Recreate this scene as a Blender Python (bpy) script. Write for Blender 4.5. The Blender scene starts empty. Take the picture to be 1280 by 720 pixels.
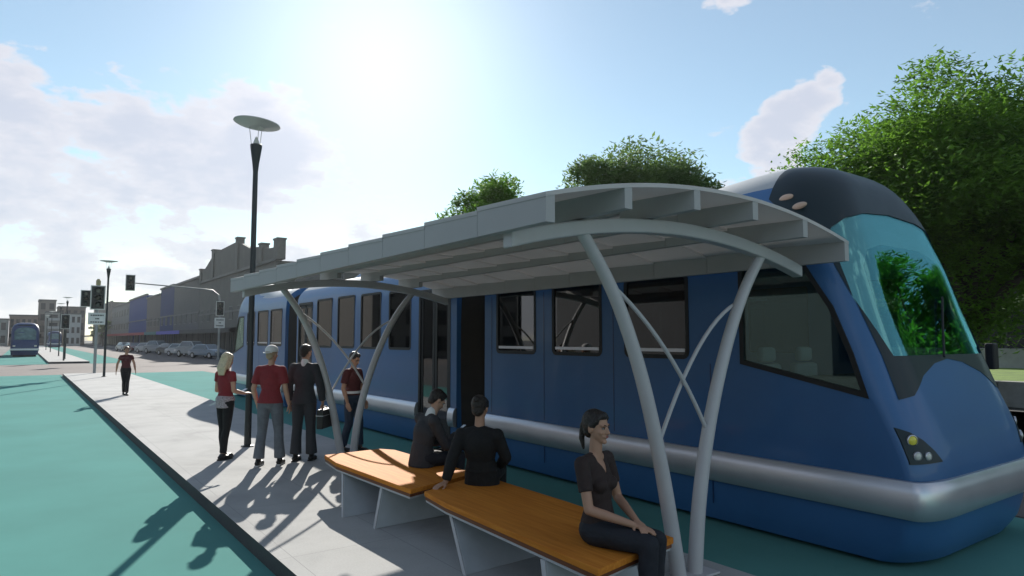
import bpy, bmesh, math, random
from mathutils import Vector, Matrix, Euler, noise
C = bpy.context.scene
R = math.radians
PI = math.pi
random.seed(7)

# ------------------------------------------------------------------ camera, world, sun, exposure
cam_d = bpy.data.cameras.new('camera')
cam = bpy.data.objects.new('camera', cam_d)
C.collection.objects.link(cam)
cam.location = (0, 0, 1.9)
cam.rotation_euler = (R(90 + 4.323), 0, R(-35.998))
cam_d.sensor_width = 36
cam_d.lens = 23.625
cam_d.clip_start = 0.05
cam_d.clip_end = 3000
C.camera = cam

SUN_EL, SUN_AZ = 25.0, 24.5            # azimuth clockwise from +Y
w = bpy.data.worlds.new('World')
C.world = w
w.use_nodes = True
nt = w.node_tree
nt.nodes.clear()
N = nt.nodes.new
L = nt.links.new


def math_node(op, a, b=None, c=None, clamp=False):
    n = N('ShaderNodeMath'); n.operation = op; n.use_clamp = clamp
    for i, v in enumerate((a, b, c)):
        if v is None: continue
        if isinstance(v, (int, float)): n.inputs[i].default_value = v
        else: L(v, n.inputs[i])
    return n.outputs[0]


sky = N('ShaderNodeTexSky'); sky.sky_type = 'NISHITA'; sky.sun_disc = False
sky.sun_elevation = R(SUN_EL); sky.sun_rotation = R(SUN_AZ)
sky.altitude = 0; sky.air_density = 1.0; sky.dust_density = .12; sky.ozone_density = 1.6
geo = N('ShaderNodeTexCoord')
vec = geo.outputs['Generated']
sep = N('ShaderNodeSeparateXYZ'); L(vec, sep.inputs[0])
# cloud layer: noise over the direction, thinned by broad regions of the sky where cumulus stands
def noise_tex(scale, detail, rough, zs=2.2, off=(0, 0, 0)):
    mp = N('ShaderNodeMapping'); mp.inputs['Scale'].default_value = (1, 1, zs); mp.inputs['Location'].default_value = off
    L(vec, mp.inputs[0])
    n = N('ShaderNodeTexNoise'); n.inputs['Scale'].default_value = scale; n.inputs['Detail'].default_value = detail
    n.inputs['Roughness'].default_value = rough
    L(mp.outputs[0], n.inputs['Vector'])
    return n.outputs['Fac']
n1 = noise_tex(4.6, 9, .56)
n2 = noise_tex(17, 8, .62, off=(3, 1, 2))
blobs = [  # direction, cos-radius scale (radians), weight
    ((-0.035, 0.964, 0.262), .055, .95), ((-0.03, 0.983, 0.175), .06, .9), ((0.10, 0.95, 0.275), .05, .85),
    ((0.16, 0.95, 0.262), .07, .9), ((0.25, 0.93, 0.262), .07, .95), ((0.27, 0.935, 0.225), .07, .95), ((0.19, 0.96, 0.21), .06, .85), ((0.33, 0.915, 0.225), .05, .8), ((0.40, 0.905, 0.150), .05, .9),
    ((0.05, 0.99, 0.115), .08, .85), ((0.17, 0.983, 0.09), .08, .75), ((0.0, 0.997, 0.05), .12, .85), ((0.27, 0.96, 0.03), .12, .7),
    ((0.803, 0.525, 0.262), .024, 1.25), ((0.813, 0.505, 0.275), .028, 1.25), ((0.820, 0.488, 0.295), .027, 1.25), ((0.827, 0.466, 0.318), .022, 1.2), ((0.831, 0.450, 0.335), .015, 1.1), ((0.815, 0.515, 0.24), .026, 1.0), ((0.79, 0.57, 0.19), .03, .8),
    ((0.715, 0.545, 0.447), .022, 1.1), ((0.727, 0.525, 0.447), .022, 1.15), ((0.737, 0.51, 0.45), .016, 1.1), 
    ((.55, .83, .0), .10, 1.0), ((.75, .66, .0), .10, 1.0), ((.9, .4, .0), .12, 1.0), ((-.35, .94, .08), .16, .9), ((-.6, .8, .08), .2, .95), ((-.8, .6, .12), .22, .95),  # hidden horizon clouds added to pale what the tram windows show
    ((-0.85, 0.35, 0.3), .25, .7), ((-0.6, -0.6, 0.4), .25, .7), ((0.5, -0.8, 0.35), .3, .8)]
mask = None
for d, rad, wt in blobs:
    v = Vector(d).normalized()
    vm = N('ShaderNodeVectorMath'); vm.operation = 'DISTANCE'; L(vec, vm.inputs[0]); vm.inputs[1].default_value = v
    m = math_node('MULTIPLY', math_node('SUBTRACT', 1.0, math_node('DIVIDE', vm.outputs['Value'], rad * 1.75), clamp=True), wt)
    mask = m if mask is None else math_node('MAXIMUM', mask, m)
dens = math_node('ADD', math_node('MULTIPLY', math_node('POWER', mask, .7), .8), math_node('MULTIPLY', math_node('SUBTRACT', n1, .52), 2.2))
dens = math_node('ADD', dens, math_node('MULTIPLY', math_node('SUBTRACT', n2, .5), 1.3))
cov = N('ShaderNodeMapRange'); cov.interpolation_type = 'SMOOTHSTEP'
L(dens, cov.inputs['Value']); cov.inputs['From Min'].default_value = .26; cov.inputs['From Max'].default_value = .60
thick = N('ShaderNodeMapRange'); thick.interpolation_type = 'SMOOTHSTEP'
L(dens, thick.inputs['Value']); thick.inputs['From Min'].default_value = .35; thick.inputs['From Max'].default_value = 1.0
ccol = N('ShaderNodeMix'); ccol.data_type = 'RGBA'
ccol.inputs['A'].default_value = (6.4, 6.25, 6.6, 1); ccol.inputs['B'].default_value = (4.9, 5.1, 5.9, 1)
L(thick.outputs[0], ccol.inputs['Factor'])
# clouds opposite the sun brightened to lift the ambient light in shade
bk = N('ShaderNodeVectorMath'); bk.operation = 'DOT_PRODUCT'; L(vec, bk.inputs[0]); bk.inputs[1].default_value = (-.41, -.91, .25)
cboost = N('ShaderNodeVectorMath'); cboost.operation = 'SCALE'; L(ccol.outputs['Result'], cboost.inputs[0])
L(math_node('ADD', 1.0, math_node('MULTIPLY', math_node('MAXIMUM', math_node('ADD', bk.outputs['Value'], .15), 0.0), 0.1)), cboost.inputs['Scale'])
# thin bright forward-scattering veil round the sun
sd = Vector((math.sin(R(SUN_AZ)) * math.cos(R(SUN_EL)), math.cos(R(SUN_AZ)) * math.cos(R(SUN_EL)), math.sin(R(SUN_EL))))
vd = N('ShaderNodeVectorMath'); vd.operation = 'DISTANCE'; L(vec, vd.inputs[0]); vd.inputs[1].default_value = sd
aur = math_node('MULTIPLY', math_node('POWER', 2.718, math_node('MULTIPLY', math_node('MULTIPLY', vd.outputs['Value'], vd.outputs['Value']), -30.0)), 2.0)
base = N('ShaderNodeMix'); base.data_type = 'RGBA'; base.blend_type = 'MULTIPLY'; base.inputs['Factor'].default_value = 1
L(sky.outputs[0], base.inputs['A']); base.inputs['B'].default_value = (.98, 1.10, 1.02, 1)
mixc = N('ShaderNodeMix'); mixc.data_type = 'RGBA'
L(math_node('MAXIMUM', math_node('MULTIPLY', cov.outputs[0], .9), .16), mixc.inputs['Factor']); L(base.outputs['Result'], mixc.inputs['A']); L(cboost.outputs[0], mixc.inputs['B'])
addc = N('ShaderNodeVectorMath'); addc.operation = 'ADD'
L(mixc.outputs['Result'], addc.inputs[0]); L(aur, addc.inputs[1])
bg = N('ShaderNodeBackground'); bg.inputs['Strength'].default_value = 0.078
L(addc.outputs[0], bg.inputs['Color'])
wo = N('ShaderNodeOutputWorld'); L(bg.outputs[0], wo.inputs['Surface'])

sun_d = bpy.data.lights.new('sun', 'SUN'); sun_d.energy = 4.9; sun_d.angle = R(.5); sun_d.color = (1, .95, .87)
sun = bpy.data.objects.new('sun', sun_d); C.collection.objects.link(sun)
sun.rotation_euler = sd.to_track_quat('Z', 'Y').to_euler()
sun.location = (0, 0, 30)

C.view_settings.view_transform = 'Standard'
C.view_settings.look = 'None'
C.view_settings.gamma = 1
C.view_settings.use_curve_mapping = False
C.view_settings.exposure = 0.8
C.render.engine = 'CYCLES'
C.cycles.use_denoising = True
C.cycles.max_bounces = 6
C.cycles.transparent_max_bounces = 12
C.cycles.caustics_reflective = False
C.cycles.caustics_refractive = False

# ------------------------------------------------------------------ materials
MATS = {}


def mat(name, col, rough=.7, metal=0.0, var=.12, scale=3.0, bump=0.0, bscale=40.0, coat=0.0, spec=.5, col2=None, detail=5, transl=0.0):
    if name in MATS: return MATS[name]
    m = bpy.data.materials.new(name); m.use_nodes = True
    t = m.node_tree; b = t.nodes['Principled BSDF']
    tc = t.nodes.new('ShaderNodeTexCoord')
    nz = t.nodes.new('ShaderNodeTexNoise'); nz.inputs['Scale'].default_value = scale; nz.inputs['Detail'].default_value = detail
    nz.inputs['Roughness'].default_value = .6
    t.links.new(tc.outputs['Object'], nz.inputs['Vector'])
    r = t.nodes.new('ShaderNodeValToRGB')
    r.color_ramp.elements[0].position = .3; r.color_ramp.elements[1].position = .7
    c1 = [max(0, c * (1 - var)) for c in col]; c2 = [min(1, c * (1 + var)) for c in col] if col2 is None else col2
    r.color_ramp.elements[0].color = (*c1, 1); r.color_ramp.elements[1].color = (*c2, 1)
    t.links.new(nz.outputs['Fac'], r.inputs[0]); t.links.new(r.outputs[0], b.inputs['Base Color'])
    b.inputs['Roughness'].default_value = rough; b.inputs['Metallic'].default_value = metal
    b.inputs['Coat Weight'].default_value = coat; b.inputs['Coat Roughness'].default_value = .08
    b.inputs['Specular IOR Level'].default_value = spec
    rr = t.nodes.new('ShaderNodeMapRange'); rr.inputs['To Min'].default_value = max(0, rough - .08); rr.inputs['To Max'].default_value = min(1, rough + .08)
    t.links.new(nz.outputs['Fac'], rr.inputs['Value']); t.links.new(rr.outputs[0], b.inputs['Roughness'])
    if bump:
        n2_ = t.nodes.new('ShaderNodeTexNoise'); n2_.inputs['Scale'].default_value = bscale; n2_.inputs['Detail'].default_value = 4
        t.links.new(tc.outputs['Object'], n2_.inputs['Vector'])
        bp = t.nodes.new('ShaderNodeBump'); bp.inputs['Strength'].default_value = bump; bp.inputs['Distance'].default_value = .02
        t.links.new(n2_.outputs['Fac'], bp.inputs['Height']); t.links.new(bp.outputs[0], b.inputs['Normal'])
    if transl:
        tr = t.nodes.new('ShaderNodeBsdfTranslucent'); mx = t.nodes.new('ShaderNodeMixShader'); mx.inputs[0].default_value = transl
        t.links.new(r.outputs[0], tr.inputs['Color']); t.links.new(b.outputs[0], mx.inputs[1]); t.links.new(tr.outputs[0], mx.inputs[2])
        t.links.new(mx.outputs[0], t.nodes['Material Output'].inputs['Surface'])
    MATS[name] = m
    return m


def glass(name, tint, refl=.06, rough=.02, grazing=.75, opaque=0.0, ocol=(.02, .02, .02), coatcol=(1, 1, 1)):
    m = bpy.data.materials.new(name); m.use_nodes = True
    t = m.node_tree; t.nodes.clear()
    tr = t.nodes.new('ShaderNodeBsdfTransparent'); tr.inputs[0].default_value = (*tint, 1)
    gl = t.nodes.new('ShaderNodeBsdfGlossy'); gl.inputs['Roughness'].default_value = rough; gl.inputs['Color'].default_value = (*coatcol, 1)
    lw = t.nodes.new('ShaderNodeLayerWeight'); lw.inputs['Blend'].default_value = .22
    mr = t.nodes.new('ShaderNodeMapRange'); mr.inputs['To Min'].default_value = refl; mr.inputs['To Max'].default_value = grazing
    t.links.new(lw.outputs['Facing'], mr.inputs['Value'])
    pw = t.nodes.new('ShaderNodeMath'); pw.operation = 'POWER'; pw.inputs[1].default_value = 1.6
    t.links.new(mr.outputs[0], pw.inputs[0])
    mx = t.nodes.new('ShaderNodeMixShader')
    t.links.new(mr.outputs[0], mx.inputs[0]); t.links.new(tr.outputs[0], mx.inputs[1]); t.links.new(gl.outputs[0], mx.inputs[2])
    last = mx
    if opaque:
        df = t.nodes.new('ShaderNodeBsdfDiffuse'); df.inputs[0].default_value = (*ocol, 1)
        m2 = t.nodes.new('ShaderNodeMixShader'); m2.inputs[0].default_value = opaque
        t.links.new(mx.outputs[0], m2.inputs[1]); t.links.new(df.outputs[0], m2.inputs[2]); last = m2
    o = t.nodes.new('ShaderNodeOutputMaterial'); t.links.new(last.outputs[0], o.inputs[0])
    MATS[name] = m
    return m


def teal_mat():
    m = mat('teal_surface', (.100, .262, .240), .95, var=.09, scale=.45, bump=.1, bscale=160, detail=8, spec=.02)
    return m


M_TEAL = teal_mat()


def concrete_mat():
    m = bpy.data.materials.new('pale_concrete'); m.use_nodes = True
    t = m.node_tree; b = t.nodes['Principled BSDF']
    tc = t.nodes.new('ShaderNodeTexCoord')
    a = t.nodes.new('ShaderNodeTexNoise'); a.inputs['Scale'].default_value = .9; a.inputs['Detail'].default_value = 9; a.inputs['Roughness'].default_value = .62
    a.inputs['Distortion'].default_value = .6
    f = t.nodes.new('ShaderNodeTexNoise'); f.inputs['Scale'].default_value = 60; f.inputs['Detail'].default_value = 5
    br = t.nodes.new('ShaderNodeTexBrick'); br.offset = .0
    br.inputs['Scale'].default_value = 1.0; br.inputs['Brick Width'].default_value = .996; br.inputs['Row Height'].default_value = 2.0
    br.inputs['Mortar Size'].default_value = .004; br.inputs['Mortar Smooth'].default_value = .3
    for n_ in (a, f, br): t.links.new(tc.outputs['Object'], n_.inputs['Vector'])
    r = t.nodes.new('ShaderNodeValToRGB')
    e = r.color_ramp.elements
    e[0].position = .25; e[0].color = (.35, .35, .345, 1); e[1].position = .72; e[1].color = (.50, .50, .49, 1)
    k = e.new(.5); k.color = (.45, .45, .44, 1)
    t.links.new(a.outputs['Fac'], r.inputs[0])
    mx = t.nodes.new('ShaderNodeMix'); mx.data_type = 'RGBA'; mx.blend_type = 'MULTIPLY'; mx.inputs['Factor'].default_value = .25
    t.links.new(r.outputs[0], mx.inputs['A']); t.links.new(f.outputs['Fac'], mx.inputs['B'])
    m2 = t.nodes.new('ShaderNodeMix'); m2.data_type = 'RGBA'
    t.links.new(br.outputs['Fac'], m2.inputs['Factor']); t.links.new(mx.outputs['Result'], m2.inputs['A']); m2.inputs['B'].default_value = (.27, .27, .27, 1)
    t.links.new(m2.outputs['Result'], b.inputs['Base Color'])
    b.inputs['Roughness'].default_value = .95; b.inputs['Specular IOR Level'].default_value = .15
    bp = t.nodes.new('ShaderNodeBump'); bp.inputs['Strength'].default_value = .25; bp.inputs['Distance'].default_value = .01
    t.links.new(f.outputs['Fac'], bp.inputs['Height']); t.links.new(bp.outputs[0], b.inputs['Normal'])
    return m


M_CONC = concrete_mat()
M_KERB = mat('kerb_face', (.06, .062, .065), .9, bump=.3)  # platform sides: their shade is put into this near-black colour
M_ASPH = mat('brown_asphalt', (.115, .098, .092), .9, var=.18, scale=.35, bump=.4, bscale=200)
M_ROAD = mat('grey_asphalt', (.075, .075, .077), .9, var=.2, scale=.3, bump=.4, bscale=200)
M_GROUND = mat('grey_paving', (.12, .12, .118), .9, var=.15, scale=.2)
M_GRASS = mat('grass_turf', (.10, .17, .02), .9, var=.3, scale=1.5, col2=(.16, .25, .03))
M_POLE = mat('dark_pole_paint', (.018, .024, .026), .45, var=.1)
M_DISC = mat('lamp_disc_metal', (.5, .5, .47), .5, var=.1, metal=.3)
M_WSTEEL = mat('pale_painted_steel', (.47, .46, .47), .42, var=.04, scale=6)
M_CANOPY = mat('frosted_grey_canopy', (.60, .585, .58), .6, var=.05, scale=2, transl=.27)
M_CANOPYU = mat('grey_purlin_metal', (.40, .39, .388), .6, var=.04, scale=2)
M_BLUE = mat('tram_blue_paint', (.034, .120, .285), .42, var=.08, scale=1.2, coat=.2, spec=.4)
M_BLUED = mat('tram_dark_blue_paint', (.008, .03, .10), .3, var=.05, coat=.5)
M_HOOD = mat('tram_black_teal_panel', (.010, .022, .028), .45, var=.08, coat=.08, spec=.3)
M_ROOF = mat('tram_grey_roof', (.42, .44, .45), .5, var=.06)
M_SILV = mat('brushed_silver', (.58, .58, .62), .34, metal=.75, var=.05, scale=2)
M_RUBBER = mat('black_rubber', (.010, .010, .011), .6)
M_BELLOW = mat('bellows_fabric', (.045, .038, .034), .85, var=.15)
M_INT = mat('interior_lining', (.72, .75, .74), .6)
M_INTD = mat('interior_floor', (.10, .11, .11), .7)
M_SEAT = mat('seat_fabric', (.03, .22, .20), .8)
M_YEL = mat('handrail_steel', (.75, .75, .75), .25, metal=.8)
M_UNDER = mat('underframe_black', (.012, .012, .012), .8)
M_GLASS = glass('tram_side_glass', (.15, .18, .19), refl=.05, grazing=.36)
M_WSG = glass('windshield_glass', (.66, .76, .76), refl=.13, grazing=.62, rough=.01, coatcol=(.34, .86, .88))
M_CABG = glass('cab_side_glass', (.70, .78, .76), refl=.07, grazing=.40, coatcol=(.7, .95, .9))
M_CLEAR = glass('clear_glass', (.85, .88, .88), refl=.06, grazing=.6)
M_WOODTOP = None


def wood_mat():
    m = bpy.data.materials.new('orange_timber'); m.use_nodes = True
    t = m.node_tree; b = t.nodes['Principled BSDF']
    tc = t.nodes.new('ShaderNodeTexCoord'); mp = t.nodes.new('ShaderNodeMapping'); mp.inputs['Scale'].default_value = (26, 1.3, 26)
    n_ = t.nodes.new('ShaderNodeTexNoise'); n_.inputs['Scale'].default_value = 1.5; n_.inputs['Detail'].default_value = 8; n_.inputs['Distortion'].default_value = .5
    t.links.new(tc.outputs['Object'], mp.inputs[0]); t.links.new(mp.outputs[0], n_.inputs['Vector'])
    wv = t.nodes.new('ShaderNodeTexWave'); wv.bands_direction = 'X'; wv.inputs['Scale'].default_value = 2.2; wv.inputs['Distortion'].default_value = .0
    t.links.new(tc.outputs['Object'], wv.inputs['Vector'])
    r = t.nodes.new('ShaderNodeValToRGB'); r.color_ramp.elements[0].position = .3; r.color_ramp.elements[1].position = .72
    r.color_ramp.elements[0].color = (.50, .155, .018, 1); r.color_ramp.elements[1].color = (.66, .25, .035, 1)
    t.links.new(n_.outputs['Fac'], r.inputs[0]); t.links.new(r.outputs[0], b.inputs['Base Color'])
    bp = t.nodes.new('ShaderNodeBump'); bp.inputs['Strength'].default_value = .3; bp.inputs['Distance'].default_value = .003
    t.links.new(n_.outputs['Fac'], bp.inputs['Height']); t.links.new(bp.outputs[0], b.inputs['Normal'])
    b.inputs['Roughness'].default_value = .8; b.inputs['Specular IOR Level'].default_value = .2
    return m


M_WOOD = wood_mat()
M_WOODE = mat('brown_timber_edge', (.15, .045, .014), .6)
M_BENCH = mat('grey_bench_panel', (.40, .42, .44), .7, var=.08, scale=5)
M_BENCHL = mat('light_bench_edge', (.45, .45, .46), .6)
M_SKIN = mat('light_skin', (.50, .29, .20), .55, var=.05, scale=12)
M_SKIN2 = mat('tan_skin', (.40, .22, .145), .55, var=.05, scale=12)
M_BLONDE = mat('blonde_hair', (.60, .50, .33), .5, var=.2, scale=30, bump=.8, bscale=55)
M_DHAIR = mat('dark_hair', (.016, .011, .009), .45, var=.3, scale=40, bump=.8, bscale=55)
M_RED = mat('red_cotton', (.22, .022, .028), .85, var=.1, scale=15, bump=.9, bscale=11)
M_REDD = mat('maroon_cotton', (.075, .014, .016), .85, var=.1, scale=15, bump=.9, bscale=11)
M_DARKTOP = mat('brown_black_cotton', (.030, .017, .015), .85, var=.1, scale=15, bump=.9, bscale=11)
M_BLACK = mat('black_cloth', (.006, .006, .007), .85, var=.15, scale=15, bump=.9, bscale=11)
M_NAVY = mat('dark_navy_cloth', (.011, .013, .020), .8, var=.15, scale=15, bump=.9, bscale=11)
M_SUIT = mat('charcoal_suit', (.030, .032, .038), .8, var=.1, scale=15, bump=.9, bscale=11)
M_JEANS = mat('grey_denim', (.13, .14, .16), .85, var=.2, scale=12, bump=.9, bscale=11)
M_BJEANS = mat('blue_denim', (.03, .045, .075), .85, var=.2, scale=12, bump=.9, bscale=11)
M_WHITE = mat('white_fabric', (.72, .72, .72), .8, var=.05)
M_PATTERN = mat('mottled_grey_fabric', (.28, .22, .24), .85, var=.5, scale=60, col2=(.55, .48, .50))
M_SHOE = mat('black_shoe', (.012, .012, .012), .45)
M_SOLE = mat('white_sole', (.5, .5, .5), .7)
M_EYEW = mat('eye_white', (.26, .25, .24), .5)
M_EYED = mat('eye_dark', (.012, .008, .006), .2)
M_LIP = mat('lips', (.30, .10, .085), .5)
M_PHONE = mat('black_phone', (.02, .02, .02), .2)
M_LEAF = mat('leaf_green', (.08, .20, .025), .6, var=.5, scale=.9, col2=(.19, .38, .04), transl=.5)
M_LEAFB = mat('leaf_bright', (.10, .30, .02), .6, var=.5, scale=.9, col2=(.20, .48, .03), transl=.5)  # brighter leaf for the added tree the windshield reflects
M_LEAF2 = mat('leaf_olive', (.10, .18, .05), .6, var=.4, scale=1.2, col2=(.20, .31, .09), transl=.45)
M_BARK = mat('grey_bark', (.07, .055, .04), .9, var=.3, scale=6, bump=.5, bscale=20)
M_LENSY = mat('amber_lens', (.75, .65, .08), .15)
M_LENSW = mat('clear_lens', (.6, .6, .55), .12)

# ------------------------------------------------------------------ mesh helpers


class MB:
    def __init__(s): s.v = []; s.f = []; s.m = []

    def add(s, vs, fs, mi=0):
        o = len(s.v); s.v += [tuple(p) for p in vs]; s.f += [tuple(i + o for i in f) for f in fs]; s.m += [mi] * len(fs)
        return s

    def box(s, x0, x1, y0, y1, z0, z1, mi=0):
        v = [(x0, y0, z0), (x1, y0, z0), (x1, y1, z0), (x0, y1, z0), (x0, y0, z1), (x1, y0, z1), (x1, y1, z1), (x0, y1, z1)]
        return s.add(v, [(0, 3, 2, 1), (4, 5, 6, 7), (0, 1, 5, 4), (1, 2, 6, 5), (2, 3, 7, 6), (3, 0, 4, 7)], mi)

    def hexa(s, bot, top, mi=0):
        n = len(bot)
        f = [tuple(reversed(range(n))), tuple(range(n, 2 * n))] + [(i, (i + 1) % n, n + (i + 1) % n, n + i) for i in range(n)]
        return s.add(list(bot) + list(top), f, mi)

    def tube(s, pts, rad, n=10, cap=True, mi=0, squash=None):
        pts = [Vector(p) for p in pts]
        if not isinstance(rad, (list, tuple)): rad = [rad] * len(pts)
        vs = []; ref = None
        for i, p in enumerate(pts):
            if i == 0: d = pts[1] - pts[0]
            elif i == len(pts) - 1: d = pts[-1] - pts[-2]
            else: d = (pts[i + 1] - pts[i - 1])
            d.normalize()
            if ref is None:
                ref = d.cross(Vector((0, 0, 1)))
                if ref.length < 1e-3: ref = Vector((1, 0, 0))
            u = (ref - d * ref.dot(d)).normalized(); ref = u; q = d.cross(u)
            for k in range(n):
                a = 2 * PI * k / n
                vs.append(p + (u * math.cos(a) + q * math.sin(a)) * rad[i])
        fs = []
        for i in range(len(pts) - 1):
            for k in range(n):
                a = i * n + k; b = i * n + (k + 1) % n
                fs.append((a, b, b + n, a + n))
        if cap:
            fs.append(tuple(reversed(range(n)))); fs.append(tuple(range((len(pts) - 1) * n, len(pts) * n)))
        return s.add(vs, fs, mi)

    def lathe(s, prof, c=(0, 0, 0), n=24, mi=0, rot=None):
        vs = []; c = Vector(c)
        for r_, z in prof:
            for k in range(n):
                a = 2 * PI * k / n; p = Vector((r_ * math.cos(a), r_ * math.sin(a), z))
                if rot: p = rot @ p
                vs.append(p + c)
        fs = []
        m = len(prof)
        for i in range(m - 1):
            for k in range(n):
                a = i * n + k; b = i * n + (k + 1) % n
                fs.append((a, b, b + n, a + n))
        fs.append(tuple(reversed(range(n)))); fs.append(tuple(range((m - 1) * n, m * n)))
        return s.add(vs, fs, mi)

    def ell(s, c, r, rot=None, nu=16, nv=10, mi=0):
        c = Vector(c); vs = []
        for j in range(nv + 1):
            t = PI * j / nv
            for k in range(nu):
                a = 2 * PI * k / nu
                p = Vector((r[0] * math.sin(t) * math.cos(a), r[1] * math.sin(t) * math.sin(a), r[2] * math.cos(t)))
                if rot: p = rot @ p
                vs.append(p + c)
        top = vs[0]; bot = vs[-1]
        vs = [top] + vs[nu:-nu] + [bot]
        fs = []
        for k in range(nu): fs.append((0, 1 + k, 1 + (k + 1) % nu))
        for j in range(nv - 2):
            for k in range(nu):
                a = 1 + j * nu + k; b = 1 + j * nu + (k + 1) % nu
                fs.append((a, a + nu, b + nu, b))
        e = len(vs) - 1; o = 1 + (nv - 2) * nu
        for k in range(nu): fs.append((e, o + (k + 1) % nu, o + k))
        return s.add(vs, fs, mi)

    def cone(s, p0, p1, r0, r1, e0=True, e1=True, n=14, flat=1.0, mi=0, fdir=None):
        """tapered capsule, rounded ends unless e0/e1 is False; flat squashes along fdir"""
        p0 = Vector(p0); p1 = Vector(p1); d = (p1 - p0); ln = d.length
        if ln < 1e-6: return s
        d.normalize()
        u = d.cross(Vector(fdir)) if fdir else d.cross(Vector((0, 0, 1)))
        if u.length < 1e-3: u = d.cross(Vector((0, 1, 0)))
        u.normalize(); q = d.cross(u)
        rings = []
        if e0:
            for t in (80, 55, 28): rings.append((-r0 * math.sin(R(t)), r0 * math.cos(R(t))))
        rings.append((0, r0)); rings.append((ln * .5, (r0 + r1) / 2)); rings.append((ln, r1))
        if e1:
            for t in (28, 55, 80): rings.append((ln + r1 * math.sin(R(t)), r1 * math.cos(R(t))))
        vs = []
        for h, r_ in rings:
            for k in range(n):
                a = 2 * PI * k / n
                vs.append(p0 + d * h + u * math.cos(a) * r_ + q * math.sin(a) * r_ * flat)
        fs = []
        for i in range(len(rings) - 1):
            for k in range(n):
                a = i * n + k; b = i * n + (k + 1) % n
                fs.append((a, b, b + n, a + n))
        fs.append(tuple(reversed(range(n)))); fs.append(tuple(range((len(rings) - 1) * n, len(rings) * n)))
        return s.add(vs, fs, mi)

    def mesh(s, name):
        me = bpy.data.meshes.new(name); me.from_pydata(s.v, [], s.f); me.update()
        return me

    def build(s, name, m, parent=None, smooth=False, bevel=0, angle=35, recalc=True, segs=2):
        me = s.mesh(name)
        ms = m if isinstance(m, (list, tuple)) else [m]
        for k in ms: me.materials.append(k)
        if len(ms) > 1: me.polygons.foreach_set('material_index', s.m)
        if recalc:
            bm = bmesh.new(); bm.from_mesh(me); bmesh.ops.recalc_face_normals(bm, faces=bm.faces); bm.to_mesh(me); bm.free()
        o = bpy.data.objects.new(name, me); C.collection.objects.link(o)
        if parent: o.parent = parent
        if bevel:
            bv = o.modifiers.new('b', 'BEVEL'); bv.width = bevel; bv.segments = segs; bv.limit_method = 'ANGLE'; bv.angle_limit = R(40)
        if smooth:
            me.polygons.foreach_set('use_smooth', [True] * len(me.polygons))
            try: me.set_sharp_from_angle(angle=R(angle))
            except Exception: pass
        return o


def thing(name, label, cat, loc=(0, 0, 0), rz=0, group=None):
    o = bpy.data.objects.new(name, None); C.collection.objects.link(o)
    o.location = loc; o.rotation_euler = (0, 0, rz); o.empty_display_size = .2
    o['label'] = label; o['category'] = cat
    if group: o['group'] = group
    return o


def tag(o, label, cat, group=None):
    o['label'] = label; o['category'] = cat
    if group: o['group'] = group
    return o


def struct(o):
    o['kind'] = 'structure'; return o


def copy_tree(o, parent=None):
    c = o.copy(); C.collection.objects.link(c); c.parent = parent
    for ch in list(o.children): copy_tree(ch, c)
    return c


def evaluated(o):
    dg = bpy.context.evaluated_depsgraph_get(); dg.update()
    me = bpy.data.meshes.new_from_object(o.evaluated_get(dg))
    o.modifiers.clear(); o.data = me
    return o


def boolean(o, cutter, op='DIFFERENCE', solver='EXACT'):
    md = o.modifiers.new('bool', 'BOOLEAN'); md.operation = op; md.object = cutter; md.solver = solver
    evaluated(o)
    return o


def drop(o):
    me = o.data; bpy.data.objects.remove(o, do_unlink=True)


# ------------------------------------------------------------------ ground, roads, platforms
SZ = -.15
MB().box(-450, 500, -150, 900, -1.2, SZ - .016).build('ground', M_GROUND)['kind'] = 'structure'


def sheet(name, rects, z, m):
    b = MB()
    for x0, x1, y0, y1 in rects: b.add([(x0, y0, z), (x1, y0, z), (x1, y1, z), (x0, y1, z)], [(0, 1, 2, 3)])
    return struct(b.build(name, m))


sheet('road', [(-14, 23, -60, 900), (-200, -14, 46.2, 66.2), (23, 300, 46.2, 66.2), (14, 27, -60, 46)], SZ - .012, M_ROAD)
sheet('crossing_road', [(-120, 120, 46.4, 66.0)], SZ - .008, M_ASPH)
sheet('side_road', [(9.45, 14.5, -60, 46.4), (8.05, 15.2, 66.0, 420)], SZ - .006, M_ASPH)


def rounded_lane(name, x0, x1, y0, y1, cut):
    v = [(x0, y0, SZ), (x1, y0, SZ)]
    if cut == 'near':   # rounded outer corner at the near end
        v = [(x0, y0, SZ), (x1 - 2.6, y0, SZ)]
        for k in range(1, 9):
            a = R(90 * k / 8); v.append((x1 - 2.6 + 2.6 * math.sin(a), y0 + 4.5 - 4.5 * math.cos(a), SZ))
        v += [(x1, y1, SZ), (x0, y1, SZ)]
    else: v += [(x1, y1, SZ), (x0, y1, SZ)]
    return struct(MB().add(v, [tuple(range(len(v)))]).build(name, M_TEAL))


rounded_lane('tram_lane', -1.9, 1.87, -60, 46.4, '')
rounded_lane('tram_lane', 4.855, 9.35, -60, 46.4, '')
rounded_lane('tram_lane', -1.9, 1.82, 66, 420, '')
rounded_lane('tram_lane', 4.7, 8.0, 66, 420, 'near')


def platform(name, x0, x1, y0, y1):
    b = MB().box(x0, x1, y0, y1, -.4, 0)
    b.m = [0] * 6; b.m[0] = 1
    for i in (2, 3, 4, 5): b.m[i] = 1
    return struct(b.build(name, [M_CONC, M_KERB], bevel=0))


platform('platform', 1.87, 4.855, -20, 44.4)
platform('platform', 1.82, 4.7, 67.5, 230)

# footpath in front of the shops
struct(MB().box(17.5, 24, 68, 460, -.4, -.02).build('footpath', M_GROUND))
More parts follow.
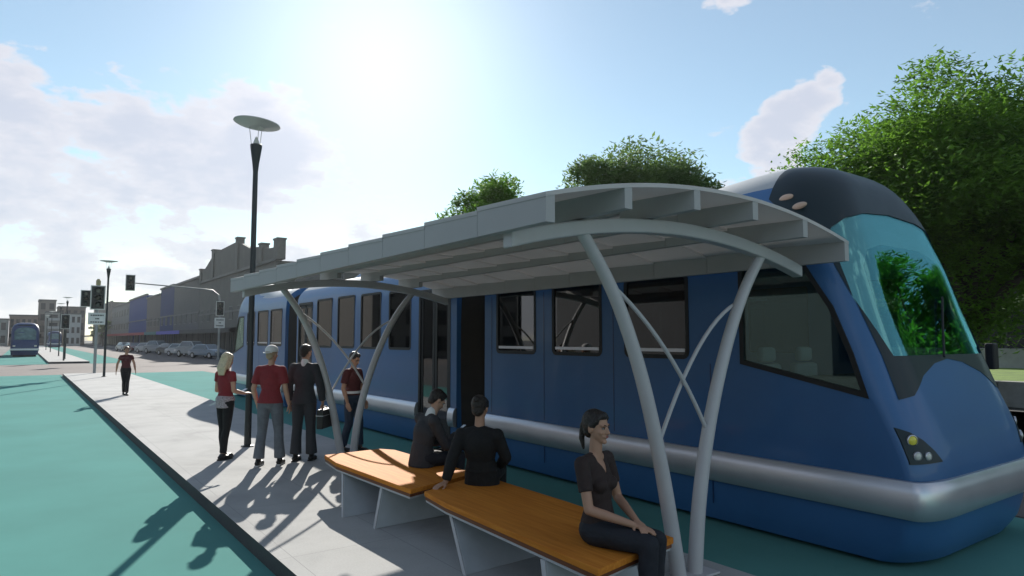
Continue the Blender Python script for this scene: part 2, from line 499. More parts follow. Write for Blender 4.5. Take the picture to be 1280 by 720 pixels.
# right-hand side beyond the tram: kerb wall, grass bank, pale wall, dark fence
b = MB()
y = -30.0
while y < 44:
    b.box(24.0, 24.45, y, y + 1.97, -.15, .62); y += 2.0
tag(b.build('block_retaining_wall', mat('weathered_concrete', (.27, .27, .26), .9, var=.25, scale=1.4, bump=.4, bscale=30), bevel=.02),
    'low weathered concrete block wall between the grass strip and the road', 'wall')
struct(MB().box(24.45, 37, -30, 44, -.3, .55).build('grass_bank', M_GRASS))
tag(MB().box(37, 37.4, -30, 44, .4, 1.45).build('rendered_wall', mat('pale_render', (.34, .34, .33), .9, var=.2, scale=1)),
    'pale rendered wall behind the grass strip', 'wall')
ft = thing('board_fence', 'tall dark board fence with upright posts behind the pale wall', 'fence', (37.7, 7, 1.4))
MB().box(-.03, .03, -37, 37, .05, 1.9).build('board_panel', mat('dark_fence', (.028, .028, .030), .8, var=.3, scale=.6), ft)
for k in range(38):
    MB().box(-.12, -.032, -37 + 2 * k, -36.88 + 2 * k, 0, 2.0).build('post', mat('fence_post', (.07, .07, .072), .8), ft)

# ------------------------------------------------------------------ tram
XC = 7.63
PROF = [(-.10, 1.27, 2.80, .7, .32), (.06, 1.31, 2.71, .62, .24), (.33, 1.325, 2.66, .6, .2), (.66, 1.33, 2.63, .6, .2), (1.0, 1.33, 2.71, .6, .22),
        (1.4, 1.33, 2.86, .6, .26), (1.75, 1.33, 2.98, .6, .3), (2.2, 1.33, 3.13, .6, .34), (2.65, 1.33, 3.26, .6, .38),
        (3.0, 1.31, 3.38, .64, .42), (3.25, 1.25, 3.47, .65, .45), (3.45, 1.15, 3.56, .65, .45), (3.62, 1.02, 3.66, .62, .45), (3.75, .86, 3.80, .55, .42),
        (3.83, .66, 3.98, .42, .35), (3.87, .42, 4.25, .25, .3)]


def prof_at(z):
    P = PROF
    if z <= P[0][0]: return P[0][1:]
    for i in range(len(P) - 1):
        if z <= P[i + 1][0]:
            t = (z - P[i][0]) / (P[i + 1][0] - P[i][0])
            # catmull-rom for smooth changes
            p0 = P[max(0, i - 1)]; p1 = P[i]; p2 = P[i + 1]; p3 = P[min(len(P) - 1, i + 2)]
            out = []
            for k in range(1, 5):
                m1 = (p2[k] - p0[k]) / (p2[0] - p0[0]) * (p2[0] - p1[0]); m2 = (p3[k] - p1[k]) / (p3[0] - p1[0]) * (p2[0] - p1[0])
                t2 = t * t; t3 = t2 * t
                out.append((2 * t3 - 3 * t2 + 1) * p1[k] + (t3 - 2 * t2 + t) * m1 + (-2 * t3 + 3 * t2) * p2[k] + (t3 - t2) * m2)
            return tuple(out)
    return P[-1][1:]


def front_y(x, z):
    W, F, a, bb = prof_at(z); d = abs(x - XC) - (W - a)
    if d <= 0: return F
    d = min(d, a * .999)
    return F + bb * (1 - math.sqrt(1 - (d / a) ** 2))


ZLEV = [-.10, -.02, .06, .2, .33, .5, .66, .83, 1.0, 1.2, 1.4, 1.57, 1.75, 1.95, 2.2, 2.42, 2.65, 2.83, 3.0, 3.13, 3.25, 3.35, 3.45, 3.54, 3.62, 3.69, 3.75, 3.79, 3.83, 3.855, 3.87]


def zdef(z, y):
    """roof sinks behind the raised nose"""
    if z < 3.0: return z
    t = min(1, max(0, (y - 4.3) / 3.2)); t = t * t * (3 - 2 * t)
    return 3.0 + (z - 3.0) * (1 - .42 * t)


def car_solid(y_end, off=0.0, zlev=None, nose=True, y_start=None, mirror=None, cap=0.0):
    """closed solid of one tram car; mirror = y about which the nose is flipped to the rear"""
    rings = []
    y_end = y_end - cap; y_start = None if y_start is None else y_start + cap
    for z in (zlev or ZLEV):
        W, F, a, bb = prof_at(z); W += off; F -= off; a = max(.05, a); bb = max(.05, bb)
        pts = []
        if nose:
            ys = [y_end - (y_end - (F + bb)) * k / 16 for k in range(16)]
            pts += [(XC - W, yy) for yy in ys]
            for k in range(0, 13):
                t = R(90 * k / 12); pts.append((XC - (W - a) - a * math.cos(t), F + bb - bb * math.sin(t)))
            for k in range(1, 6): pts.append((XC - (W - a) + 2 * (W - a) * k / 6, F))
            for k in range(12, -1, -1):
                t = R(90 * k / 12); pts.append((XC + (W - a) + a * math.cos(t), F + bb - bb * math.sin(t)))
            pts += [(XC + W, yy) for yy in reversed(ys)]
        else:
            ys = [y_end - (y_end - y_start) * k / 16 for k in range(17)]
            pts = [(XC - W, yy) for yy in ys] + [(XC + W, yy) for yy in reversed(ys)]
        zz = z + (off * min(1, (z - 3.2) / .4) if z > 3.2 else 0) + (-off * (.06 - z) / .16 if z < .06 else 0)
        rings.append([(x, yy, zdef(zz, yy if mirror is None else yy)) for x, yy in pts])
    n = len(rings[0]); b = MB(); vs = [p for r_ in rings for p in r_]
    if mirror is not None: vs = [(x, 2 * mirror - yy, z) for x, yy, z in vs]
    fs = []
    for i in range(len(rings) - 1):
        for k in range(n):
            a = i * n + k; c = i * n + (k + 1) % n
            fs.append((a, c, c + n, a + n))
    fs.append(tuple(reversed(range(n)))); fs.append(tuple(range((len(rings) - 1) * n, len(rings) * n)))
    b.add(vs, fs)
    return b


def signed_volume(b):
    v = 0
    for f in b.f:
        a = Vector(b.v[f[0]])
        for i in range(1, len(f) - 1): v += a.dot(Vector(b.v[f[i]]).cross(Vector(b.v[f[i + 1]])))
    return v


def shell(kw, name, m, parent, th):
    """hollow closed wall of thickness th following the car's outer surface"""
    off = kw.pop('off', 0.0)
    outer = car_solid(off=off, **kw); inner = car_solid(off=off - th, cap=th, **kw)
    if signed_volume(outer) < 0: outer.f = [tuple(reversed(f)) for f in outer.f]
    if signed_volume(inner) > 0: inner.f = [tuple(reversed(f)) for f in inner.f]
    outer.add(inner.v, inner.f)
    return outer.build(name, m, parent, recalc=False)


def prism_x(poly, x0, x1):   # poly in (y, z)
    return MB().hexa([(x0, y, z) for y, z in poly], [(x1, y, z) for y, z in poly])


def prism_y(poly, y0, y1):   # poly in (x, z)
    return MB().hexa([(x, y0, z) for x, z in poly], [(x, y1, z) for x, z in poly])


def cutter(b): return b.build('cutter', M_RUBBER)


def smooth_obj(o, ang=25):
    o.data.polygons.foreach_set('use_smooth', [True] * len(o.data.polygons))
    try: o.data.set_sharp_from_angle(angle=R(ang))
    except Exception: pass
    return o


def ring_poly(poly, d):
    """offset a convex polygon outward by d (y,z)"""
    n = len(poly); out = []
    area = sum(poly[i][0] * poly[(i + 1) % n][1] - poly[(i + 1) % n][0] * poly[i][1] for i in range(n))
    sg = 1 if area > 0 else -1
    for i in range(n):
        p0 = Vector(poly[i - 1]); p1 = Vector(poly[i]); p2 = Vector(poly[(i + 1) % n])
        d1 = (p1 - p0).normalized(); d2 = (p2 - p1).normalized()
        n1_ = Vector((d1.y, -d1.x)) * sg; n2_ = Vector((d2.y, -d2.x)) * sg
        m_ = (n1_ + n2_); m_ = m_ / max(.3, m_.dot(n1_))
        out.append(tuple(p1 + m_ * d))
    return out


def frame_ring(poly, d_in, d_out, x0, x1):
    a = ring_poly(poly, -d_in); c = ring_poly(poly, d_out); n = len(poly)
    b = MB(); vs = [(x0, *p) for p in a] + [(x0, *p) for p in c] + [(x1, *p) for p in a] + [(x1, *p) for p in c]
    fs = []
    for i in range(n):
        j = (i + 1) % n
        fs += [(i, j, n + j, n + i), (2 * n + i, 3 * n + i, 3 * n + j, 2 * n + j), (i, 2 * n + i, 2 * n + j, j), (n + i, n + j, 3 * n + j, 3 * n + i)]
    return b.add(vs, fs)


def rrect(y0, y1, z0, z1, r=.05):
    out = []
    for cx, cz, a0 in ((y1 - r, z0 + r, -90), (y1 - r, z1 - r, 0), (y0 + r, z1 - r, 90), (y0 + r, z0 + r, 180)):
        for k in range(4):
            a = R(a0 + 30 * k); out.append((cx + r * math.cos(a), cz + r * math.sin(a)))
    return out


def band(parent, pts, closed=False):
    """half-round silver rail along points (x,y) with outward normals"""
    prof = [(0.0, .33), (.035, .335), (.062, .37), (.075, .43), (.078, .50), (.072, .57), (.052, .635), (.03, .66), (0.0, .665), (-.02, .66), (-.02, .335)]
    n = len(pts); vs = []; m_ = len(prof)
    for i in range(n):
        p = Vector(pts[i]); a = Vector(pts[max(0, i - 1)]); c = Vector(pts[min(n - 1, i + 1)])
        d0 = (p - a).normalized() if i else (c - p).normalized(); d1 = (c - p).normalized() if i < n - 1 else d0
        n0 = Vector((d0.y, -d0.x)); n1_ = Vector((d1.y, -d1.x)); nn = (n0 + n1_); nn = nn / max(.4, nn.dot(n0))
        for h, z in prof: vs.append((p.x + nn.x * h, p.y + nn.y * h, z))
    fs = []
    for i in range(n - 1):
        for k in range(m_):
            a = i * m_ + k; b_ = i * m_ + (k + 1) % m_
            fs.append((a, b_, b_ + m_, a + m_))
    fs.append(tuple(range(m_))); fs.append(tuple(reversed(range((n - 1) * m_, n * m_))))
    return MB().add(vs, fs)


def build_nose_car(parent, y_end, windows, mirror=None, detail=True):
    """front or (mirrored) rear car"""
    fy = (lambda yy: yy) if mirror is None else (lambda yy: 2 * mirror - yy)
    cab = [(4.43, 2.66), (4.43, 1.66), (3.16, 1.40), (3.27, 1.75), (3.45, 2.2), (3.74, 2.66)]
    arch = [(6.60, 1.74), (6.43, 2.3), (6.42, 2.90), (6.50, 3.02), (6.7, 3.13), (7.05, 3.21), (7.63, 3.25), (8.21, 3.21), (8.56, 3.13), (8.76, 3.02), (8.84, 2.90), (8.83, 2.3), (8.66, 1.74)]
    mask_front = [(6.0, 1.30), (6.34, 1.33), (6.66, 1.38), (6.95, 1.55), (7.3, 1.66), (7.63, 1.70), (7.96, 1.66), (8.31, 1.55), (8.6, 1.38), (8.92, 1.33), (9.3, 1.30), (9.3, 4.2), (6.0, 4.2)]
    mask_side = [(4.16, 3.40), (3.84, 3.12), (3.50, 2.78), (3.26, 2.25), (3.06, 1.75), (2.90, 1.30), (2.0, 1.30), (2.0, 4.3), (4.18, 4.3)]
    body = shell(dict(y_end=y_end, mirror=mirror), 'body', M_BLUE, parent, .05)
    polys = [cab] + [rrect(a, c, z0, z1) for a, c, z0, z1 in windows]
    cuts = []
    for p in polys:
        pp = [(fy(q[0]), q[1]) for q in p]
        for x0, x1 in ((6.0, 6.7), (8.56, 9.3)):
            c = cutter(prism_x(pp, x0, x1)); cuts.append(c)
    ws = cutter(prism_y(arch, fy(1.5), fy(4.1)))
    # dark front mask
    hood = shell(dict(y_end=y_end, off=.005, mirror=mirror), 'windshield_surround', M_HOOD, parent, .03)
    c1 = cutter(prism_y(mask_front, fy(1.0), fy(5.0))); c2 = cutter(prism_x([(fy(q[0]), q[1]) for q in mask_side], 5.5, 9.8))
    boolean(hood, c1, 'INTERSECT'); boolean(hood, c2, 'INTERSECT'); boolean(hood, ws)
    drop(c1); drop(c2); smooth_obj(hood)
    # windshield
    g = shell(dict(y_end=y_end, off=-.004, mirror=mirror), 'windshield', M_WSG, parent, .012)
    boolean(g, ws, 'INTERSECT'); smooth_obj(g)
    boolean(body, ws)
    lin = shell(dict(y_end=y_end, off=-.03, mirror=mirror), 'windshield_lining', mat('cab_lining', (.62, .64, .63), .7), parent, .02)
    boolean(lin, ws, 'INTERSECT')
    c3 = cutter(prism_y([(6.66, 1.4), (6.70, 2.62), (6.86, 2.80), (7.2, 2.88), (8.06, 2.88), (8.36, 2.78), (8.46, 2.6), (8.50, 1.4)], fy(1.5), fy(4.3)))
    boolean(lin, c3); drop(c3); smooth_obj(lin); drop(ws)
    for c in cuts: boolean(body, c); drop(c)
    smooth_obj(body)
    body.data.materials.append(M_ROOF)
    for p in body.data.polygons:
        ce = p.center
        if ce.z > 2.9 and abs(p.normal.z) > .62 and ce.z > (3.35 if mirror is None else 3.2): p.material_index = 1
    # side windows
    for i, p in enumerate(polys):
        pp = [(fy(q[0]), q[1]) for q in p]
        for sx in (1, -1):
            xo = XC - 1.33 * sx
            fr = frame_ring(pp, .012, .038, xo - .006 * sx, xo + .045 * sx).build('window_frame', M_RUBBER, parent)
            prism_x(ring_poly(pp, .008), xo + .012 * sx, xo + .022 * sx).build('pane', M_CABG if i == 0 else M_GLASS, fr)
            if i:  # silver strip standing in for the bright reflected line low in the windows
                ys_ = [q[0] for q in pp]; zs_ = [q[1] for q in pp]
                MB().box(min(xo - .002 * sx, xo + .008 * sx), max(xo - .002 * sx, xo + .008 * sx), min(ys_) + .03, max(ys_) - .03, min(zs_) + .045, min(zs_) + .085).build('vent_rail', M_SILV, fr)
    # darker pillar strip beside the mask
    if detail:
        # headlights
        for sx in (1, -1):
            X = (lambda x: x) if sx == 1 else (lambda x: 2 * XC - x)
            hp = [(X(6.33), .80), (X(6.68), .81), (X(6.62), .90), (X(6.52), 1.0), (X(6.42), 1.07), (X(6.325), 1.11)]
            hl = shell(dict(y_end=y_end, off=.006, mirror=mirror), 'headlight', M_HOOD, parent, .02)
            c = cutter(prism_y(hp, fy(2.0), fy(3.2))); boolean(hl, c, 'INTERSECT'); drop(c); smooth_obj(hl)
            for lx, lz, r_, m_ in ((6.41, 1.00, .045, M_LENSY), (6.405, .87, .035, M_LENSW), (6.51, .865, .033, M_LENSW)):
                yy = front_y(lx, lz)
                yn = (front_y(lx + .02, lz) - front_y(lx - .02, lz)) / .04
                nrm = Vector((yn * sx, -1, 0)).normalized()
                if mirror is not None: nrm.y *= -1
                q = Vector((0, 0, 1)).rotation_difference(nrm).to_matrix()
                ctr = Vector((X(lx), fy(yy), lz)) + nrm * .008
                MB().lathe([(r_ * 1.18, -.01), (r_ * 1.18, .006), (r_ * 1.02, .010), (r_ * .98, .004)], ctr, 18, rot=q).build('lens_bezel', M_SILV, hl, smooth=True)
                MB().ell(ctr, (r_, r_, .018), rot=q).build('lens', m_, hl, smooth=True)
        # marker lights on the hood side
        for lx_, yy_, zz_ in ((6.40, 3.95, 3.38), (6.375, 3.77, 3.26)):
            for sx in (1, -1):
                x_ = XC - sx * (prof_at(zz_)[0] + .004)
                MB().ell((x_, fy(yy_), zz_), (.03, .085, .035), rot=Euler((R(-8), R(-20 * sx), 0)).to_matrix()).build('marker_lamp', mat('marker_lens', (.45, .33, .26), .2), parent, smooth=True)
        # wiper
        wp = [(7.5, front_y(7.5, 1.74) - .04, 1.72), (7.75, front_y(7.75, 2.0) - .03, 2.0), (8.05, front_y(8.05, 2.35) - .03, 2.35)]
        MB().tube([(x, fy(y), z) for x, y, z in wp], .012, 6).build('wiper', M_RUBBER, parent)
        # destination box and console inside the cab
        con = MB().box(6.5, 8.76, min(fy(3.32), fy(3.9)), max(fy(3.32), fy(3.9)), .4, 1.52)
        con.build('dashboard', mat('dashboard_black', (.02, .022, .024), .6), parent, bevel=.05)
        seat = MB(); yb = fy(4.55)
        for cx in (7.25, 8.05):
            o = MB().box(cx - .24, cx + .24, yb - .25, yb + .25, .95, 1.07)
            back = 1 if mirror is None else -1
            o.box(cx - .24, cx + .24, yb + back * .22 - .06, yb + back * .22 + .06, 1.08, 1.6)
            o.box(cx - .14, cx + .14, yb + back * .22 - .05, yb + back * .22 + .05, 1.62, 1.8)
            o.box(cx - .05, cx + .05, yb - .05, yb + .05, .2, .94)
            o.build('driver_seat', mat('pale_seat', (.42, .44, .44), .6), parent, bevel=.04)
        # rear-view arm
        for sx in (1,):
            MB().box(XC + 1.36, XC + 1.50, fy(3.05) - .05, fy(3.05) + .05, 1.55, 1.85).build('side_mirror', M_RUBBER, parent, bevel=.02)
    # silver rail: side, mitred corner, front, other side
    def loop_xy():
        pts = [(XC - 1.33, y_end)]
        pts.append((XC - 1.332, 2.76))
        W, F = 1.335, 2.635
        for k in range(1, 9):
            t = R(90 * k / 8); pts.append((XC - .88 - .45 * math.cos(t), F + .125 - .125 * math.sin(t)))
        for x in (-.4, 0, .4): pts.append((XC + x, F))
        for k in range(8, 0, -1):
            t = R(90 * k / 8); pts.append((XC + .88 + .45 * math.cos(t), F + .125 - .125 * math.sin(t)))
        pts += [(XC + 1.332, 2.76), (XC + 1.33, y_end)]
        return pts
    bb = band(parent, loop_xy())
    if mirror is not None: bb.v = [(x, 2 * mirror - y, z) for x, y, z in bb.v]
    bb.build('silver_rail', M_SILV, parent, smooth=True, angle=28)
    for yy_, z0, z1 in ((4.86, .70, 1.62), (6.40, .70, 3.0), (7.86, .70, 3.0), (9.24, .70, 3.0)):
        for sx in (1, -1):
            xo = XC - sx * 1.3325
            MB().box(xo - .0015, xo + .0015, fy(yy_) - .006, fy(yy_) + .006, z0, min(z1, 2.6)).box(xo + sx * .004 - .0025, xo + sx * .004 + .0025, fy(yy_) - .006, fy(yy_) + .006, .08, .325).build('panel_seam', M_BLUED, parent)
    return body


def build_mid_car(parent, y0, y1, windows, doors):
    body = shell(dict(y_end=y1, nose=False, y_start=y0), 'body', M_BLUE, parent, .05)
    openings = [rrect(*w_) for w_ in windows] + [rrect(*d_) for d_ in doors]
    for p in openings:
        for x0, x1 in ((6.0, 6.7), (8.56, 9.3)):
            c = cutter(prism_x(p, x0, x1)); boolean(body, c); drop(c)
    smooth_obj(body)
    body.data.materials.append(M_ROOF)
    for p in body.data.polygons:
        if p.center.z > 3.2 and abs(p.normal.z) > .7: p.material_index = 1
    for i, p in enumerate(openings):
        isdoor = i >= len(windows)
        for sx in (1, -1):
            xo = XC - 1.33 * sx
            if not isdoor:
                fr = frame_ring(p, .012, .038, xo - .006 * sx, xo + .045 * sx).build('window_frame', M_RUBBER, parent)
                prism_x(ring_poly(p, .008), xo + .012 * sx, xo + .022 * sx).build('pane', M_GLASS, fr)
            else:
                a, c, z0, z1 = doors[i - len(windows)]
                frame_ring(p, .02, .05, xo - .006 * sx, xo + .05 * sx).build('door_frame', M_RUBBER, parent)
                mid = (a + c) / 2
                for q0, q1 in ((a + .015, mid - .004), (mid + .004, c - .015)):
                    lf = frame_ring(rrect(q0 + .07, q1 - .07, z0 + .3, z1 - .09, .03), .012, .062, xo + .016 * sx, xo + .046 * sx)
                    lf.box(min(xo + .016 * sx, xo + .046 * sx), max(xo + .016 * sx, xo + .046 * sx), q0, q1, z0, z0 + .235)
                    d = lf.build('door_leaf', M_RUBBER, parent)
                    prism_x(ring_poly(rrect(q0 + .07, q1 - .07, z0 + .3, z1 - .09, .03), .008), xo + .026 * sx, xo + .034 * sx).build('pane', M_GLASS, d)
                    yy = mid - .16 if q0 < mid - .1 else mid + .16
                    MB().tube([(xo + .10 * sx, yy, 1.0), (xo + .10 * sx, yy, 2.0)], .02, 8).build('door_handle', M_YEL, d, smooth=True)
    for sx in (1, -1):
        # the rail stops at each door
        stops = sorted([(d_[0] - .06, d_[1] + .06) for d_ in doors])
        cur = y0
        segs = []
        for s0, s1 in stops: segs.append((cur, s0)); cur = s1
        segs.append((cur, y1))
        for s0, s1 in segs:
            if s1 - s0 < .1: continue
            pts = [(XC - 1.33, s1), (XC - 1.33, s0)] if sx == 1 else [(XC + 1.33, s0), (XC + 1.33, s1)]
            band(parent, pts).build('silver_rail', M_SILV, parent, smooth=True, angle=28)
    return body


def bellows(parent, y0, y1):
    rings = []; n = 18
    outline = []
    for z, W in [(-.02, 1.16), (.4, 1.22), (1.2, 1.24), (2.2, 1.24), (2.85, 1.22), (3.1, 1.12), (3.22, .95)]: outline.append((W, z))
    vs = []; cnt = None
    for k in range(2 * n + 1):
        y = y0 + (y1 - y0) * k / (2 * n); ins = 0.0 if k % 2 == 0 else .05
        loop = [(XC - W + ins, y, z - (ins if z > 3 else 0)) for W, z in outline] + [(XC + W - ins, y, z - (ins if z > 3 else 0)) for W, z in reversed(outline)]
        cnt = len(loop); vs += loop
    fs = []
    for i in range(2 * n):
        for k in range(cnt):
            a = i * cnt + k; c = i * cnt + (k + 1) % cnt
            fs.append((a, c, c + cnt, a + cnt))
    fs.append(tuple(range(cnt))); fs.append(tuple(reversed(range(2 * n * cnt, (2 * n + 1) * cnt))))
    MB().add(vs, fs).build('gangway_bellows', M_BELLOW, parent)


def interior(parent, y0, y1):
    MB().box(XC - 1.24, XC + 1.24, y0, y1, .12, .2).build('interior_floor', M_INTD, parent)
    MB().box(XC - 1.10, XC + 1.10, y0, y1, 2.95, 3.0).build('interior_ceiling', M_INT, parent)
    b = MB()
    for sx in (1, -1):
        x = XC - sx * .75
        b.tube([(x, y0 + .2, 2.45), (x, y1 - .2, 2.45)], .018, 8)
        y = y0 + .8
        while y < y1 - .5:
            b.tube([(x, y, .2), (x, y, 2.95)], .02, 8); y += 2.1
    b.build('handrail', M_YEL, parent, smooth=True)
    y = y0 + .6
    while y < y1 - .7:
        for sx in (1, -1):
            s_ = MB(); cx = XC - sx * .82
            s_.box(cx - .38, cx + .38, y, y + .42, .58, .68); s_.box(cx - .38, cx + .38, y + .38, y + .46, .69, 1.4)
            s_.box(cx - .30, cx + .30, y + .1, y + .32, .2, .57)
            s_.build('seat', M_SEAT, parent, bevel=.03)
        y += 1.05


tram = thing('tram', 'long blue articulated tram with silver rail standing at the platform behind the bench', 'tram', (XC, 14.5, SZ))
tram_parts_origin = tram.location.copy()
tram.location = (0, 0, 0)
hold = bpy.data.objects.new('hold', None)


def under(parent, y0, y1, bogies):
    MB().box(XC - 1.1, XC + 1.1, y0, y1, -.06, .1).build('underframe', M_UNDER, parent)
    for yb in bogies:
        for sx in (1, -1):
            MB().lathe([(.02, -.05), (.1, -.05), (.1, .05), (.02, .05)], (XC - sx * .72, yb, .0), 16, rot=Euler((0, R(90), 0)).to_matrix()).build('wheel', M_UNDER, parent)


build_nose_car(tram, 9.45, [(5.19, 6.16, 1.70, 2.64), (6.65, 7.63, 1.70, 2.68), (8.09, 9.07, 1.70, 2.70)])
bellows(tram, 9.45, 10.36)
build_mid_car(tram, 10.36, 19.08, [(12.15, 13.1, 1.71, 2.87), (13.56, 14.58, 1.71, 2.89), (15.0, 15.99, 1.71, 2.9), (16.43, 17.44, 1.71, 2.9)],
              [(10.62, 11.74, .12, 2.80), (17.86, 18.9, .12, 2.85)])
bellows(tram, 19.08, 20.11)
MIR = 14.6
build_nose_car(tram, 2 * MIR - 20.11, [(2 * MIR - b_, 2 * MIR - a_, 1.71, 2.78) for a_, b_ in ((20.47, 21.58), (21.89, 23.0), (23.4, 24.3))], mirror=MIR, detail=False)
interior(tram, 5.3, 9.4); interior(tram, 10.4, 19.0); interior(tram, 20.2, 24.5)
under(tram, 3.4, 9.4, (4.6, 6.4)); under(tram, 10.4, 19.0, (13.5, 15.6)); under(tram, 20.2, 25.6, (22.5, 24.3))
# roof equipment fairing, the hump seen over the second car
MB().hexa([(6.75, 12.4, 3.28), (8.5, 12.4, 3.28), (8.5, 16.9, 3.28), (6.75, 16.9, 3.28)],
          [(6.98, 13.1, 3.62), (8.28, 13.1, 3.62), (8.28, 16.2, 3.62), (6.98, 16.2, 3.62)]).build('roof_fairing', M_BLUE, tram, bevel=.08, segs=3)
tram.location = tram_parts_origin
for ch in tram.children:
    ch.matrix_parent_inverse = Matrix.Translation(-tram_parts_origin)

# a simpler tram for the distance
def far_tram(x, y, label):
    t = thing('tram', label, 'tram', (x, y, SZ), 0, 'distant blue trams')
    def loft(levels, n=10):
        vs = []; fs = []
        for z, W, F in levels:
            loop = [(-W, 12), (-W, F + .35)]
            for k in range(1, 6):
                a = R(90 * k / 6); loop.append((-W + .45 * (1 - math.cos(a)), F + .35 * (1 - math.sin(a))))
            loop += [(-p[0], p[1]) for p in reversed(loop)]
            vs += [(p[0], p[1], z) for p in loop]; n = len(loop)
        for i in range(len(levels) - 1):
            for k in range(n):
                a = i * n + k; c = i * n + (k + 1) % n; fs.append((a, c, c + n, a + n))
        fs.append(tuple(reversed(range(n)))); fs.append(tuple(range((len(levels) - 1) * n, len(levels) * n)))
        return vs, fs
    lv = [(.2, 1.27, .15), (.9, 1.33, 0), (1.4, 1.33, .1), (1.9, 1.33, .3), (2.8, 1.33, .65), (3.3, 1.28, .95), (3.65, 1.1, 1.2), (3.85, .8, 1.5), (3.92, .4, 1.9)]
    v, f = loft(lv); MB().add(v, f).build('body', mat('far_tram_navy', (.010, .035, .12), .45, coat=.2), t, smooth=True)
    def patch(poly, off, name, m):
        """poly (x,z) patch lying just in front of the nose"""
        b = MB(); n = len(poly)
        def fy2(z, x):
            for i in range(len(lv) - 1):
                if z <= lv[i + 1][0]:
                    k = (z - lv[i][0]) / (lv[i + 1][0] - lv[i][0]); F = lv[i][2] + k * (lv[i + 1][2] - lv[i][2]); W = lv[i][1] + k * (lv[i + 1][1] - lv[i][1]); break
            d = max(0, abs(x) - (W - .45)); d = min(.44, d)
            return F + .35 * (1 - math.sqrt(1 - (d / .45) ** 2)) - off
        b.hexa([(x, fy2(z, x), z) for x, z in poly], [(x, fy2(z, x) + .1, z) for x, z in poly])
        b.build(name, m, t)
    patch([(-1.2, 1.6), (1.2, 1.6), (1.22, 3.1), (.95, 3.5), (.5, 3.66), (0, 3.7), (-.5, 3.66), (-.95, 3.5), (-1.22, 3.1)], .03, 'windshield_surround', M_HOOD)
    patch([(-1.0, 1.95), (1.0, 1.95), (1.03, 2.9), (.8, 3.2), (.4, 3.33), (0, 3.36), (-.4, 3.33), (-.8, 3.2), (-1.03, 2.9)], .06, 'windshield', mat('far_windshield', (.10, .17, .175), .12, var=.4, scale=1.5))
    MB().box(-1.36, 1.36, -.06, 12, .72, .95).build('silver_rail', M_SILV, t, bevel=.05)
    for sx in (-1, 1):
        MB().box(sx * 1.0 - .12, sx * 1.0 + .12, .02, .2, 1.15, 1.32).build('headlight', M_LENSW, t)
        MB().box(sx * 1.42 - .08, sx * 1.42 + .08, .75, .9, 2.2, 2.6).build('side_mirror', M_RUBBER, t)
        for k in range(7):
            MB().box(sx * 1.335 - .012, sx * 1.335 + .012, 1.6 + 1.45 * k, 2.65 + 1.45 * k, 1.85, 2.95).build('window', M_HOOD, t)
    MB().box(-1.1, 1.1, .3, 11.8, 0, .22).build('underframe', M_UNDER, t)
    return t


far_tram(.26, 95, 'distant blue tram facing the camera on the green lane left of the far platform')
far_tram(6.4, 197, 'farthest blue tram, small, to the right of the far platform')

# ------------------------------------------------------------------ shelter
SH = thing('tram_shelter', 'grey arched platform shelter on curved white twin columns with crossed braces', 'shelter', (4.42, 7.0, 0))
X0, X1, XM = 2.55, 6.15, 4.35


def arc_z(x): return 3.035 - .235 * ((x - XM) / 1.8) ** 2


rows = 10; y_near, pitch = 3.16, .772
xs_p = [X0 + (X1 - X0) * k / 24 for k in range(25)]
for j in range(rows):
    ya = y_near + j * pitch; yb = ya + pitch - .002
    b = MB()
    # curved sheet: near edge a little lower than its far edge
    vs = []
    for yy, dz in ((ya, .0), (yb, .024)):
        for x in xs_p: vs.append((x, yy, arc_z(x) + dz))
        for x in xs_p: vs.append((x, yy, arc_z(x) + dz - .03))
    n = 25; fs = []
    for k in range(n - 1):
        fs += [(k, k + 1, 2 * n + k + 1, 2 * n + k), (n + k, 3 * n + k, 3 * n + k + 1, n + k + 1), (k, n + k, n + k + 1, k + 1), (2 * n + k, 2 * n + k + 1, 3 * n + k + 1, 3 * n + k)]
    fs += [(0, 2 * n, 3 * n, n), (n - 1, 2 * n - 1, 4 * n - 1, 3 * n - 1)]
    b.add(vs, fs)
    for q in range(6):
        x = X0 + (X1 - X0) * q / 5; x = min(max(x, X0 + .039), X1 - .039)
        zt0 = arc_z(x) - .02; dp = .175 if q in (0, 5) else .155
        xa, xb = x - .035, x + .035
        if 0 < q < 5 and j not in (0, rows - 1): dp = .075
        v = [(xa, ya + .002, zt0 - dp), (xb, ya + .002, zt0 - dp), (xb, yb - .001, zt0 - dp), (xa, yb - .001, zt0 - dp),
             (xa, ya + .002, zt0), (xb, ya + .002, zt0), (xb, yb - .001, zt0 + .020), (xa, yb - .001, zt0 + .020)]
        b.add(v, [(0, 3, 2, 1), (4, 5, 6, 7), (0, 1, 5, 4), (1, 2, 6, 5), (2, 3, 7, 6), (3, 0, 4, 7)], 1)
    # curved lip joining neighbouring purlins, as seen under the near edge
    b.build('roof_panel', [M_CANOPY, M_CANOPYU], SH)
